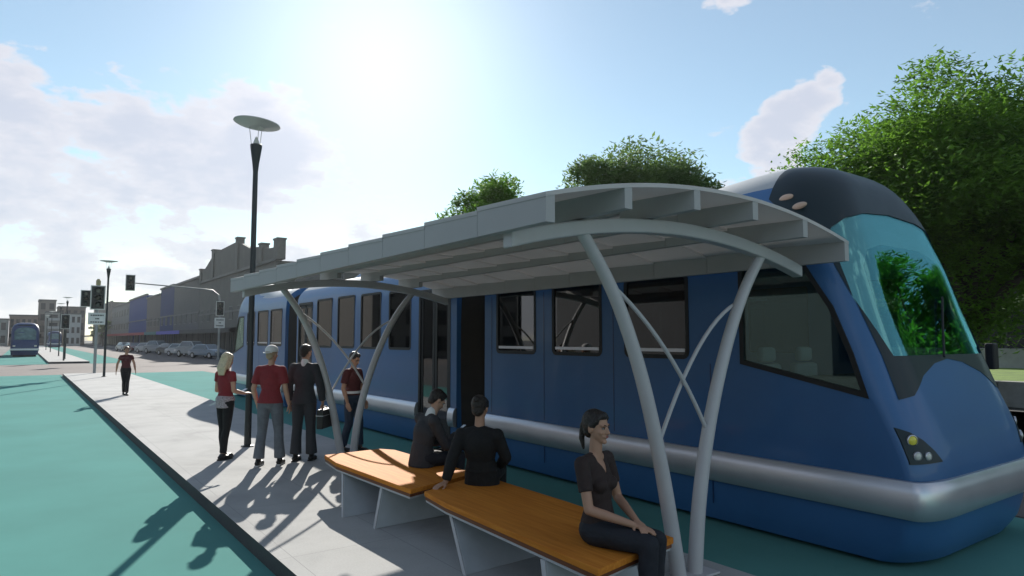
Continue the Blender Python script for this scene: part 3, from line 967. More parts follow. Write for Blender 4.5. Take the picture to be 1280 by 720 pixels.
for Y in (3.66, 10.4):
    pts = []
    for k in range(25):
        x = 2.62 + (6.12 - 2.62) * k / 24; z = 2.80 - .24 * ((x - XM) / 1.75) ** 2 - (.0)
        pts.append((x, z))
    b = MB(); vs = []
    for x, z in pts:
        vs += [(x, Y - .055, z - .055), (x, Y + .055, z - .055), (x, Y + .055, z + .055), (x, Y - .055, z + .055)]
    fs = [(0, 1, 2, 3), (96, 99, 98, 97)]
    for i in range(24):
        for k in range(4):
            a = i * 4 + k; c = i * 4 + (k + 1) % 4; fs.append((a, c, c + 4, a + 4))
    b.add(vs, fs); b.build('arch_beam', M_WSTEEL, SH, bevel=.012)
    dx = 0 if Y < 5 else -.1
    cl = [(4.30, .0), (4.19, .54), (4.07, 1.05), (3.91, 1.58), (3.72, 2.04), (3.53, 2.37), (3.28, 2.70)]
    cr = [(4.49, .0), (4.55, .50), (4.66, 1.0), (4.83, 1.51), (5.05, 2.0), (5.28, 2.38), (5.54, 2.70)]
    def dense(pl):
        out = []
        for i in range(len(pl) - 1):
            p0 = Vector(pl[max(0, i - 1)]); p1 = Vector(pl[i]); p2 = Vector(pl[i + 1]); p3 = Vector(pl[min(len(pl) - 1, i + 2)])
            for k in range(4):
                t = k / 4; out.append(.5 * ((2 * p1) + (-p0 + p2) * t + (2 * p0 - 5 * p1 + 4 * p2 - p3) * t * t + (-p0 + 3 * p1 - 3 * p2 + p3) * t ** 3))
        out.append(Vector(pl[-1])); return out
    for pl in (cl, cr):
        d = dense(pl); n = len(d)
        MB().tube([(p.x + dx, Y, p.y) for p in d], [.062 - .016 * i / n for i in range(n)], 16).build('column', M_WSTEEL, SH, smooth=True)
    def brace(a, m_, c):
        P = []
        for k in range(13):
            t = k / 12; x = (1 - t) ** 2 * a[0] + 2 * t * (1 - t) * m_[0] + t * t * c[0]; z = (1 - t) ** 2 * a[1] + 2 * t * (1 - t) * m_[1] + t * t * c[1]
            P.append((x + dx, Y + a[2], z))
        MB().tube(P, .017, 8).build('brace', M_WSTEEL, SH, smooth=True)
    brace((3.57, 2.32, .0), (4.22, 1.92), (4.68, 1.13))
    brace((5.18, 2.22, .036), (4.62, 2.02), (4.09, 1.0))
    MB().box(4.15 + dx, 4.66 + dx, Y - .12, Y + .12, .002, .022).build('base_plate', M_WSTEEL, SH, bevel=.006)
for ch in SH.children: ch.matrix_parent_inverse = Matrix.Translation(-Vector(SH.location))

# ------------------------------------------------------------------ benches


def bench(label, outline, legs, org):
    t = thing('bench', label, 'bench', org, 0, 'timber topped platform benches')
    O = Vector(org)
    def loc(p): return (p[0] - O.x, p[1] - O.y, p[2] - O.z)
    def poly(out, z0, z1, inset=0):
        cx = sum(p[0] for p in out) / len(out); cy = sum(p[1] for p in out) / len(out)
        q = [(p[0] + (cx - p[0]) * inset, p[1] + (cy - p[1]) * inset) for p in out]
        return [loc((x, y, z0)) for x, y in q], [loc((x, y, z1)) for x, y in q]
    a, c = poly(outline, .425, .470)
    MB().hexa(a, c).build('seat', M_WOOD, t, bevel=.006)
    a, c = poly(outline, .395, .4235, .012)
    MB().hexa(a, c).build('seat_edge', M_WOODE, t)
    a, c = poly(outline, .375, .3935, .02)
    MB().hexa(a, c).build('seat_frame', M_BENCHL, t)
    for (yt, ybt, x0t, x1t, x0b, x1b) in legs:
        th = .05
        bt = [loc((x0b, ybt, .0)), loc((x1b, ybt + .05, .0)), loc((x1b, ybt + .05 + th, .0)), loc((x0b, ybt + th, .0))]
        tp = [loc((x0t, yt, .374)), loc((x1t, yt + .05, .374)), loc((x1t, yt + .05 + th, .374)), loc((x0t, yt + th, .374))]
        MB().hexa(bt, tp).build('leg', M_BENCH, t, bevel=.008)
        MB().hexa([(p[0] - .012, p[1] - .004, p[2]) for p in (bt[0], bt[3])] + [(p[0] - .001, p[1], p[2]) for p in (bt[3], bt[0])],
                  [(p[0] - .012, p[1] - .004, p[2]) for p in (tp[0], tp[3])] + [(p[0] - .001, p[1], p[2]) for p in (tp[3], tp[0])]).build('leg_trim', M_BENCHL, t)
    return t


bench('farther orange timber bench on grey panel legs under the man in a suit',
      [(3.05, 5.84), (3.98, 6.15), (3.96, 8.02), (3.84, 8.22), (3.08, 8.18), (3.0, 7.6)],
      [(7.45, 6.98, 3.04, 3.84, 2.86, 3.74), (6.5, 6.38, 3.08, 3.9, 2.95, 3.85)], (3.5, 7.0, 0))
bench('nearer orange timber bench on grey panel legs under the woman with a ponytail',
      [(2.96, 3.16), (3.87, 3.34), (3.95, 4.6), (3.98, 6.05), (3.12, 5.70), (3.05, 5.2)],
      [(5.15, 4.72, 3.10, 3.88, 2.98, 3.82), (3.72, 3.5, 2.99, 3.85, 2.88, 3.8)], (3.5, 4.5, 0))

# ------------------------------------------------------------------ street lamps


def lamp(x, y, label, tilt=5, detail=True):
    t = thing('street_lamp', label, 'street lamp', (x, y, 0), 0, 'street lamps along the platforms')
    MB().tube([(0, 0, 0), (0, 0, 1.2), (0, 0, 5.0)], [.062, .055, .045], 12).build('pole', M_POLE, t, smooth=True)
    MB().lathe([(.11, .002), (.11, .02), (.07, .03)], n=16).build('base_plate', M_POLE, t)
    MB().lathe([(.045, 4.95), (.06, 5.1), (.1, 5.38), (.105, 5.44), (.09, 5.45)], n=20).build('lamp_housing', M_POLE, t, smooth=True)
    MB().lathe([(.06, 5.452), (.05, 5.50), (.02, 5.58), (.003, 5.60)], n=16).build('lamp_lens', M_LENSW, t, smooth=True)
    rt = Euler((R(2), R(tilt), 0)).to_matrix()
    d = MB().lathe([(.02, .0), (.14, -.035), (.15, -.03), (.38, .02), (.41, .035), (.405, .05), (.3, .065), (.02, .085)], (0, 0, 5.80), 40, rot=rt).build('reflector_disc', M_DISC, t, smooth=True)
    b = MB()
    for k in range(3):
        a = R(30 + 120 * k); b.tube([(.085 * math.cos(a), .085 * math.sin(a), 5.44), (.13 * math.cos(a), .13 * math.sin(a), 5.775)], .006, 6)
    b.build('disc_strut', M_DISC, d)
    return t


lamp(3.31, 12.53, 'tall dark street lamp with disc reflector beside the blonde woman')
lamp(3.39, 39.48, 'dark street lamp at the far end of the near platform', 0)
lamp(3.32, 76.5, 'nearest street lamp on the far platform beyond the crossing', 0)
lamp(3.32, 90, 'second street lamp on the far platform', 0)
lamp(3.33, 118, 'third street lamp on the far platform', 0)
lamp(3.33, 140, 'last street lamp on the far platform', 0)

# ------------------------------------------------------------------ traffic signals
M_SIGB = mat('signal_black', (.015, .016, .016), .5)
M_SIGY = mat('signal_backing_rim', (.62, .62, .58), .6)
M_SIGN = mat('sign_white', (.62, .62, .60), .6)
M_TXT = mat('sign_lettering', (.03, .03, .03), .7)
M_GREYP = mat('grey_galvanised', (.28, .29, .29), .5, metal=.4)


def signal_head(parent, x, y, z, rz=0, s=1.0, visor=True):
    def P(q): return (x + q[0] * s, y + q[1] * s, z + q[2] * s)
    h = MB(); a = P((-.27, .02, -.55)); c = P((.27, .06, .55)); h.box(a[0], c[0], a[1], c[1], a[2], c[2])
    hd = h.build('signal_head', M_SIGB, parent, bevel=.06 * s)
    r_ = MB()
    for q0, q1 in (((-.31, .03, -.59), (-.265, .07, .59)), ((.265, .03, -.59), (.31, .07, .59)), ((-.27, .03, .545), (.27, .07, .59)), ((-.27, .03, -.59), (.27, .07, -.545))):
        a = P(q0); c = P(q1); r_.box(a[0], c[0], a[1], c[1], a[2], c[2])
    r_.build('signal_rim', M_SIGY, hd)
    rot = Euler((R(90), 0, 0)).to_matrix()
    for k, zz in enumerate((.34, 0, -.34)):
        m_ = [mat('signal_upper_lens', (.20, .19, .16), .3), mat('signal_middle_lens', (.05, .04, .025), .3), mat('signal_lower_lens', (.02, .04, .035), .3)][k]
        MB().ell(P((0, -.0, zz)), (.11 * s, .03 * s, .11 * s)).build('signal_lens', m_, hd, smooth=True)
        v = MB()
        vs = []; fs = []
        n = 12
        for i in range(n + 1):
            an = R(-20 + 220 * i / n)
            for yy in (.0, -.2):
                for rr_ in (.13, .145): vs.append(P((rr_ * math.cos(an), yy, zz + rr_ * math.sin(an))))
        for i in range(n):
            o = i * 4; e = o + 4
            fs += [(o, o + 2, e + 2, e), (o + 1, e + 1, e + 3, o + 3), (o, e, e + 1, o + 1), (o + 2, o + 3, e + 3, e + 2)]
        v.add(vs, fs).build('signal_visor', M_SIGB, hd)
    return hd


def sign_plate(parent, x, y, z, w_, h_, lines=3):
    s_ = MB().box(x - w_ / 2, x + w_ / 2, y - .015, y + .015, z - h_ / 2, z + h_ / 2).build('sign_plate', M_SIGN, parent, bevel=.008)
    b = MB(); random.seed(3)
    for i in range(lines):
        zz = z + h_ / 2 - h_ * (i + .75) / (lines + .5)
        xx = x - w_ * .36 if i != 1 else x - w_ * .1
        end = x + w_ * .36 if i != 1 else x + w_ * .12
        while xx < end:
            ww = random.uniform(.045, .085) * w_ / .6
            b.box(xx, min(end, xx + ww), y - .018, y - .0155, zz - h_ * .05, zz + h_ * .05); xx += ww + .02
    b.build('sign_lettering', M_TXT, s_)
    return s_


t = thing('traffic_signal', 'traffic signal on a grey pole with white sign at the end of the near platform', 'traffic light', (3.32, 44.1, 0))
MB().tube([(0, 0, 0), (0, 0, 4.9)], .075, 12).build('pole', M_GREYP, t, smooth=True)
signal_head(t, 0, -.13, 4.2, s=1.15)
signal_head(t, -.55, .3, 4.15, s=.8)
sign_plate(t, 0, -.1, 3.02, .86, .66)
MB().lathe([(.12, 4.9), (.12, 5.15), (.06, 5.25)], n=12).build('pole_cap', mat('pole_cap_yellow', (.35, .30, .16), .5), t)

t = thing('traffic_signal', 'overhead traffic signal on a long curved mast arm at the far corner by the shops', 'traffic light', (15.5, 70, SZ))
MB().tube([(0, 0, .15), (0, 0, 5.6), (-.15, 0, 6.3), (-.7, 0, 6.75), (-1.6, 0, 6.85), (-7.45, 0, 7.15)], [.11, .10, .09, .08, .07, .05], 10).build('mast_arm', M_GREYP, t, smooth=True)
MB().tube([(0, 0, 0), (0, 0, .2)], .16, 10).build('base', M_GREYP, t)
signal_head(t, -7.75, -.1, 7.15, s=1.25)
signal_head(t, 0, -.2, 5.0, s=1.2)
sign_plate(t, 0, -.15, 3.6, .95, 1.0)
t = thing('traffic_signal', 'short grey sign pole standing right of the mast arm signal', 'sign post', (17.6, 69.2, SZ))
MB().tube([(0, 0, 0), (.05, 0, 4.6)], .07, 8).build('pole', M_GREYP, t, smooth=True)
MB().box(-.35, .35, -.1, -.06, 3.0, 4.1).build('sign_plate', mat('grey_sign', (.25, .26, .27), .6), t, bevel=.03)
t = thing('traffic_signal', 'traffic signal on the far platform next to its nearest lamp', 'traffic light', (3.0, 71.0, 0))
MB().tube([(0, 0, 0), (0, 0, 3.9)], .07, 10).build('pole', M_POLE, t, smooth=True)
signal_head(t, 0, -.13, 3.4, s=1.1)

# ------------------------------------------------------------------ people
VOX = .011


def remeshed(b, name, m, parent, vox=VOX, smooth_it=4, bool_cut=None):
    me = b.mesh(name)
    o = bpy.data.objects.new(name, me); C.collection.objects.link(o); o.parent = parent
    bm = bmesh.new(); bm.from_mesh(me); bmesh.ops.recalc_face_normals(bm, faces=bm.faces); bm.to_mesh(me); bm.free()
    rm = o.modifiers.new('r', 'REMESH'); rm.mode = 'VOXEL'; rm.voxel_size = vox; rm.adaptivity = 0
    sm = o.modifiers.new('s', 'SMOOTH'); sm.iterations = smooth_it; sm.factor = .5
    evaluated(o)
    if bool_cut is not None:
        c = cutter(bool_cut); c.parent = parent; boolean(o, c); drop(c)
    o.data.materials.clear(); o.data.materials.append(m)
    o.data.polygons.foreach_set('use_smooth', [True] * len(o.data.polygons))
    return o


def hand(b, wr, d, up, side, s=1.0, curl=20, grip=0):
    """five-finger hand: wr wrist, d pointing direction, up back-of-hand normal, side +1/-1 = thumb side sign"""
    d = Vector(d).normalized(); up = Vector(up); up = (up - d * up.dot(d)).normalized(); lat = d.cross(up) * side
    wr = Vector(wr)
    b.cone(wr, wr + d * .04 * s, .024 * s, .030 * s, flat=.62, fdir=up)
    rot = Matrix((lat, d, up)).transposed()
    b.ell(wr + d * .062 * s, (.040 * s, .048 * s, .015 * s), rot=rot)
    lens = (.066, .074, .070, .055)
    for i in range(4):
        o = wr + d * .095 * s + lat * (.030 - .020 * i) * s
        L_ = lens[i] * s; a1 = R(curl * .5 + grip * .4); a2 = R(curl * 1.3 + grip); a3 = R(curl * 2.0 + grip * 1.5)
        p = o
        for f, a, r0, r1 in ((.42, a1, .0090, .0086), (.32, a2, .0086, .0080), (.26, a3, .0080, .0068)):
            q = p + (d * math.cos(a) - up * math.sin(a)) * L_ * f
            b.cone(p, q, r0 * s, r1 * s, n=8); p = q
    o = wr + d * .030 * s + lat * .028 * s
    q = o + (d * .7 + lat * .62 - up * .25).normalized() * .034 * s
    r_ = q + (d * .93 + lat * .22 - up * .35).normalized() * .030 * s
    e = r_ + (d * .97 + lat * .0 - up * .4).normalized() * .022 * s
    b.cone(o, q, .0135 * s, .0115 * s, n=8); b.cone(q, r_, .0115 * s, .010 * s, n=8); b.cone(r_, e, .010 * s, .008 * s, n=8)


def head_parts(b, hc, yaw, pitch, s, female, hair=None):
    rot = (Matrix.Rotation(yaw, 3, 'Z') @ Matrix.Rotation(pitch, 3, 'X'))
    def P(x, y, z): return Vector(hc) + rot @ Vector((x * s, y * s, z * s))
    b.ell(P(0, -.012, .03), (.074 * s, .092 * s, .088 * s), rot=rot, nu=22, nv=16)
    b.ell(P(0, .022, -.018), (.060 * s, .066 * s, .082 * s), rot=rot, nu=20, nv=14)
    jw = .047 if female else .054
    b.ell(P(0, .030, -.066), (jw * s * .82, .050 * s, .036 * s), rot=rot)      # jaw
    b.ell(P(0, .068, -.090), (.022 * s, .019 * s, .017 * s), rot=rot)    # chin
    for sx in (1, -1):
        b.ell(P(sx * .036, .058, -.022), (.022 * s, .022 * s, .022 * s), rot=rot)     # cheek
        b.ell(P(sx * .030, .072, .026), (.026 * s, .016 * s, .009 * s), rot=rot)     # brow
        b.ell(P(sx * .075, -.006, -.004), (.010 * s, .018 * s, .031 * s), rot=rot @ Matrix.Rotation(sx * .3, 3, 'Z'))  # ear
    b.cone(P(0, .082, .016), P(0, .101, -.024), .008 * s, .0125 * s, n=10)           # nose
    for sx in (1, -1): b.ell(P(sx * .010, .092, -.027), (.008 * s, .010 * s, .007 * s), rot=rot)
    b.ell(P(0, .080, -.053), (.023 * s, .014 * s, .012 * s), rot=rot)                # mouth mound
    return P, rot


def face_details(parent, P, rot, s, female):
    for sx in (1, -1):
        e = MB().ell(P(sx * .030, .0745, .006), (.0145 * s, .010 * s, .0072 * s), rot=rot).build('eye', M_EYEW, parent, smooth=True)
        MB().ell(P(sx * .030, .0835, .006), (.0062 * s, .0025 * s, .0062 * s), rot=rot).build('iris', M_EYED, e, smooth=True)
        MB().cone(P(sx * .013, .090, .024), P(sx * .030, .0885, .030), .0030 * s, .0034 * s, n=6).cone(P(sx * .030, .0885, .030), P(sx * .047, .076, .025), .0034 * s, .002 * s, n=6).build('eyebrow', M_DHAIR, parent, smooth=True)
        MB().cone(P(sx * .016, .0835, .012), P(sx * .030, .0865, .0145), .0018 * s, .0022 * s, n=6).cone(P(sx * .030, .0865, .0145), P(sx * .044, .077, .011), .0022 * s, .0018 * s, n=6).build('eyelash', M_DHAIR, parent, smooth=True)
    b = MB().ell(P(0, .0925, -.0485), (.0175 * s, .0050 * s, .0036 * s), rot=rot).ell(P(0, .0915, -.0560), (.0155 * s, .0055 * s, .0048 * s), rot=rot)
    b.build('lips', M_LIP if female else mat('male_lips', (.28, .13, .10), .5), parent, smooth=True)


def person(label, loc, rz, J, look, group=None, name='person'):
    """J: joints in local space (x right, y forward, z up). look: dict of clothing settings"""
    t = thing(name, label, 'person', loc, rz, group)
    fem = look.get('female', False); s = look.get('s', 1.0); vox = look.get('vox', VOX)
    k = .90 if fem else 1.0
    k *= look.get('girth', 1.0)
    nb, hc, ch, be, pe = (Vector(J[q]) for q in ('neck', 'head', 'chest', 'belly', 'pelvis'))
    yaw, pitch = J.get('yaw', 0), J.get('pitch', 0)
    up = (ch - pe).normalized()
    shl, shr = Vector(J['sh_l']), Vector(J['sh_r'])
    lat = (shr - shl).normalized(); fwd = up.cross(lat).normalized()
    hl_, hr_ = Vector(J['hip_l']), Vector(J['hip_r'])
    trot = Matrix((lat, fwd, up)).transposed()
    plat = (hr_ - hl_).normalized(); prot = Matrix((plat, Vector((0, 0, 1)).cross(plat).normalized(), Vector((0, 0, 1)))).transposed()

    def torso(b, g, part='all'):
        if part in ('all', 'top'):
            b.ell(ch, ((.152 * k + g), (.102 * k + g), .165 + g * .5), rot=trot, nu=22, nv=14)
            b.ell((ch + be) / 2, ((.138 * k + g), (.092 * k + g), .13), rot=trot, nu=22)
            b.ell(be, ((.125 * k + g), (.088 * k + g), .12), rot=trot, nu=22)
            b.cone(shl + lat * .03 - up * .015, shr - lat * .03 - up * .015, .050 * k + g * .6, .050 * k + g * .6, n=14)
            b.cone(nb - up * .03, shl + lat * .01, .046 + g * .3, .05 * k + g * .4); b.cone(nb - up * .03, shr - lat * .01, .046 + g * .3, .05 * k + g * .4)
            if fem:
                for sx in (1, -1): b.ell(ch + lat * sx * .066 + fwd * .068 - up * .02, (.055 + g * .5, .056 + g * .6, .055), rot=trot)
        if part in ('all', 'low'):
            b.ell(pe, ((.158 * (1.02 if fem else .98) + g), (.115 + g), .115 + g * .4), rot=prot, nu=22)
    def arm(b, side, g, upto=9, cuff=True):
        S, E_, W_ = Vector(J['sh_' + side]), Vector(J['el_' + side]), Vector(J['wr_' + side])
        sc = k
        if upto >= 1: b.ell(S, ((.050 * sc + g),) * 3)
        if upto <= 1:
            e = S.lerp(E_, upto); b.cone(S, e, .049 * sc + g, .040 * sc + g * 1.5, e1=False)
        else:
            b.cone(S, E_, .047 * sc + g, .038 * sc + g)
            f = min(1.0, upto - 1); e = E_.lerp(W_, f)
            b.cone(E_, E_.lerp(e, .35), .038 * sc + g, .0385 * sc + g)
            b.cone(E_.lerp(e, .35), e, .0385 * sc + g, (.0385 - .013 * f) * sc + g, e1=upto > 3)
    def leg(b, side, g, upto=2.0, flare=0.0):
        H, K_, A = Vector(J['hip_' + side]), Vector(J['kn_' + side]), Vector(J['an_' + side])
        b.cone(H, H.lerp(K_, .5), .083 * (k * .5 + .5) + g, .070 + g); b.cone(H.lerp(K_, .5), K_, .070 + g, .053 + g)
        f = upto - 1; e = K_.lerp(A, f)
        back = Vector((0, -.012, 0))
        m_ = K_.lerp(A, .35) + back
        b.cone(K_, m_, .053 + g, .054 + g); b.cone(m_, e, .054 + g, .036 + g + flare, e1=upto > 2.5)

    # continuous body
    b = MB()
    torso(b, 0)
    b.cone(nb - up * .05, hc - Vector((0, 0, .05)), .052 * (k * .6 + .4), .048 * (k * .6 + .4))
    P, hrot = head_parts(b, hc, yaw, pitch, s, fem)
    for sd_ in ('l', 'r'):
        arm(b, sd_, 0); leg(b, sd_, 0)
        W_ = Vector(J['wr_' + sd_]); E_ = Vector(J['el_' + sd_])
        hd = Vector(J.get('hd_' + sd_, (W_ - E_)))
        hu = Vector(J.get('hu_' + sd_, (lat * (1 if sd_ == 'r' else -1))))
        hand(b, W_, hd, hu, J.get('ht_' + sd_, 1), s=.95 if fem else 1.02, curl=J.get('curl_' + sd_, 18), grip=J.get('grip_' + sd_, 0))
        A = Vector(J['an_' + sd_]); fd = Vector(J.get('ft_' + sd_, (0, 1, 0))).normalized()
        b.cone(A - Vector((0, 0, .03)) - fd * .02, A + fd * .13 - Vector((0, 0, .062)), .036, .026)
    body = remeshed(b, 'body', look['skin'], t, vox=vox * .62, smooth_it=2)
    face_details(body, P, hrot, s, fem)
    # top
    cut = None
    if look.get('vneck'):
        c0 = nb + fwd * .0
        A0 = nb + up * .10; 
        tip = ch + up * look['vneck'] + fwd * .0
        poly = [A0 + lat * .085, A0 - lat * .085, tip]
        cut = MB().hexa([p + fwd * .02 for p in (nb + up * .12 + lat * .075, nb + up * .12 - lat * .075, nb - up * .01 - lat * .062, tip, nb - up * .01 + lat * .062)],
                        [p + fwd * .30 for p in (nb + up * .12 + lat * .075, nb + up * .12 - lat * .075, nb - up * .01 - lat * .062, tip, nb - up * .01 + lat * .062)])
    b = MB(); g = look.get('tg', .012)
    torso(b, g, 'top')
    hem = look.get('hem', .05)
    b.cone(be, pe + up * hem, .122 * k + g, (.150 if hem > 0 else .168) * (k * .5 + .5) + g + (.012 if hem <= 0 else 0), flat=.76, fdir=fwd, e1=False, n=24)
    for sd_ in ('l', 'r'): arm(b, sd_, g, look.get('sleeve', .55))
    top = remeshed(b, look.get('top_name', 'shirt'), look['top'], t, vox=vox, smooth_it=3, bool_cut=cut)
    if look.get('under_top'):
        b = MB(); b.ell(pe + up * .04, (.158 * k + .022, .118 + .02, .10), rot=prot); b.cone(pe + up * .10, pe - up * .09, .14 * k + .02, .165 * k + .016, flat=.8, fdir=fwd, e0=False, e1=False)
        remeshed(b, 'undershirt', look['under_top'], t, vox=vox)
    if look.get('jacket_tail'):
        b = MB(); b.cone(be, pe - up * .10, .13 * k + g, .165 * k + g, flat=.78, fdir=fwd, e0=True, e1=False)
        remeshed(b, 'jacket_tail', look['top'], top, vox=vox)
    if look.get('collar'):
        b = MB(); b.cone(nb - up * .025, nb + up * .028 + fwd * .008, .064, .056)
        remeshed(b, 'shirt_collar', M_WHITE, t, vox=.008)
    # trousers
    b = MB(); g = look.get('pg', .012)
    torso(b, g, 'low')
    for sd_ in ('l', 'r'): leg(b, sd_, g, look.get('pleg', 1.95), look.get('flare', .012))
    remeshed(b, 'trousers', look['bottom'], t, vox=vox, smooth_it=3)
    if look.get('belt'):
        MB().cone(pe + up * .085, pe + up * .125, .150 * k + .022, .146 * k + .022, e0=False, e1=False, flat=.76, fdir=fwd, n=24).build('belt', look['belt'], t, smooth=True)
    # shoes
    for sd_ in ('l', 'r'):
        A = Vector(J['an_' + sd_]); fd = Vector(J.get('ft_' + sd_, (0, 1, 0))).normalized(); sl = fd.cross(Vector((0, 0, 1)))
        b = MB(); zz = Vector((0, 0, 1))
        b.cone(A - zz * .045 - fd * .045, A - zz * .05 + fd * .12, .040, .034, flat=.9); b.ell(A - zz * .058 + fd * .125, (.040, .05, .026), rot=Matrix((sl, fd, zz)).transposed())
        b.cone(A - zz * .0, A - zz * .05 - fd * .02, .042, .042)
        sh = remeshed(b, 'shoe', look.get('shoe', M_SHOE), t, vox=.009, smooth_it=2)
        base = A - zz * .088
        q = [base + fd * a + sl * c for a, c in ((-.085, .03), (.0, .038), (.12, .042), (.175, .02), (.175, -.02), (.12, -.042), (.0, -.038), (-.085, -.03))]
        MB().hexa(q, [p + zz * .018 for p in q]).build('sole', look.get('sole', M_SHOE), sh)
    # hair
    hk = look.get('hair', 'short'); hm = look.get('hair_mat', M_DHAIR)
    b = MB()
    if hk in ('short', 'bald', 'cap', 'bun', 'ponytail', 'long'):
        b.ell(P(0, -.022, .042), (.082 * s, .096 * s, .092 * s), rot=hrot, nu=22, nv=16)
        if hk in ('ponytail', 'bun', 'long'): b.ell(P(0, .03, .088), (.058 * s, .052 * s, .034 * s), rot=hrot)
        else: b.ell(P(0, .025, .092), (.062 * s, .058 * s, .034 * s), rot=hrot)
        b.ell(P(0, -.055, -.02), (.066 * s, .045 * s, .062 * s), rot=hrot)
    for sx in (1, -1):
        if hk in ('ponytail', 'long', 'bun'): b.cone(P(sx * .052, .048, .072), P(sx * .078, .0, .02), .018 * s, .016 * s)
    if hk == 'ponytail':
        b.ell(P(0, -.112, .01), (.022 * s, .026 * s, .026 * s), rot=hrot)
        b.cone(P(0, -.118, .0), P(.0, -.125, -.09), .024 * s, .022 * s); b.cone(P(.0, -.125, -.09), P(0, -.105, -.165), .022 * s, .010 * s)
    if hk == 'bun':
        b.ell(P(0, -.10, .085), (.04 * s, .04 * s, .036 * s), rot=hrot)
    if hk == 'long':
        for sx in (-1, -.5, 0, .5, 1):
            b.cone(P(sx * .055, -.055, .02), P(sx * .062, -.085, -.12), .035 * s, .036 * s); b.cone(P(sx * .062, -.085, -.12), P(sx * .05, -.075, -.235), .036 * s, .014 * s)
        for sx in (1, -1): b.cone(P(sx * .072, -.0, .04), P(sx * .078, -.035, -.12), .026 * s, .022 * s)
    # keep the face clear of hair
    cutb = MB().hexa([P(-.066, .030, -.20), P(.066, .030, -.20), P(.066, .30, -.20), P(-.066, .30, -.20)], [P(-.058, .052, .066), P(.058, .052, .066), P(.058, .30, .066), P(-.058, .30, .066)])
    hr = remeshed(b, 'hair', hm, t, vox=.008, smooth_it=2, bool_cut=cutb)
    if hk == 'cap':
        c = MB(); c.ell(P(0, -.012, .062), (.092 * s, .108 * s, .085 * s), rot=hrot, nu=24, nv=16)
        cut2 = MB().hexa([P(-.3, -.3, -.2), P(.3, -.3, -.2), P(.3, .3, -.2), P(-.3, .3, -.2)], [P(-.3, -.3, .035), P(.3, -.3, .035), P(.3, .3, .045), P(-.3, .3, .045)])
        cp = remeshed(c, 'cap', M_WHITE, t, vox=.008, smooth_it=2, bool_cut=cut2)
        dr = look.get('brim', -1)
        vs = []; n = 12
        for zz_ in (.038, .030):
            for i in range(n + 1):
                a = R(-70 + 140 * i / n); vs.append(P(.085 * math.sin(a), dr * (.075 + .085 * math.cos(a)), zz_ - .01 * math.cos(a)))
            vs.append(P(0, dr * .07, zz_))
        m_ = n + 2; fs = [tuple(range(m_)), tuple(reversed(range(m_, 2 * m_)))] + [(i, (i + 1) % m_, m_ + (i + 1) % m_, m_ + i) for i in range(m_)]
        MB().add(vs, fs).build('cap_brim', M_WHITE, cp)
    return t


def stand(h=1.75, **kw):
    f = h / 1.75
    J = dict(neck=(0, -.01, 1.475), head=(0, .02, 1.635), chest=(0, 0, 1.28), belly=(0, .005, 1.10), pelvis=(0, 0, .945),
             sh_l=(-.172, -.01, 1.405), sh_r=(.172, -.01, 1.405), el_l=(-.235, -.03, 1.13), el_r=(.235, -.03, 1.13), wr_l=(-.245, .04, .885), wr_r=(.245, .04, .885),
             hip_l=(-.09, 0, .92), hip_r=(.09, 0, .92), kn_l=(-.105, .02, .50), kn_r=(.105, .02, .50), an_l=(-.11, -.02, .09), an_r=(.11, -.02, .09))
    J.update(kw)
    for q, v in list(J.items()):
        if isinstance(v, tuple) and q[:3] not in ('hd_', 'hu_', 'ft_'):
            J[q] = (v[0] * f, v[1] * f, v[2] * f if q[:3] != 'an_' else v[2])
    return J


def sit(seat=.47, **kw):
    z = seat
    J = dict(neck=(0, -.02, z + .565), head=(0, .01, z + .725), chest=(0, -.01, z + .38), belly=(0, 0, z + .21), pelvis=(0, 0, z + .095),
             sh_l=(-.175, -.02, z + .51), sh_r=(.175, -.02, z + .51), el_l=(-.215, .03, z + .24), el_r=(.215, .03, z + .24), wr_l=(-.10, .26, z + .19), wr_r=(.10, .26, z + .19),
             hip_l=(-.085, .02, z + .085), hip_r=(.085, .02, z + .085), kn_l=(-.09, .44, z + .07), kn_r=(.09, .44, z + .07), an_l=(-.09, .42, .09), an_r=(.09, .42, .09))
    J.update(kw)
    return J


# facing: local +Y is forward; rz rotates counter-clockwise, so facing azimuth a (clockwise from +Y) is rz = -a
# seated woman in the foreground
person('seated woman with dark ponytail, dark v-neck top and hands on knee on near bench', (3.36, 3.58, 0), R(-166),
       sit(yaw=R(0), pitch=R(-3), neck=(0, -.03, 1.085), head=(0, -.01, 1.265), sh_l=(-.165, -.03, 1.03), sh_r=(.165, -.03, 1.03), chest=(0, -.02, .895), belly=(0, 0, .71),
           el_l=(-.225, .02, .745), el_r=(.215, .06, .74), wr_l=(-.02, .29, .66), wr_r=(.05, .31, .65),
           hd_l=(.55, .80, -.2), hd_r=(-.35, .85, -.2), hu_l=(0, .1, 1), hu_r=(0, .1, 1), ht_l=1, ht_r=-1,
           kn_l=(-.055, .43, .55), kn_r=(.075, .44, .55), an_l=(-.06, .40, .09), an_r=(.08, .44, .09), curl_l=14, curl_r=18),
       dict(female=True, skin=M_SKIN2, top=M_DARKTOP, bottom=M_NAVY, hair='ponytail', sleeve=.62, vneck=.04, tg=.010, vox=.009, s=1.0))
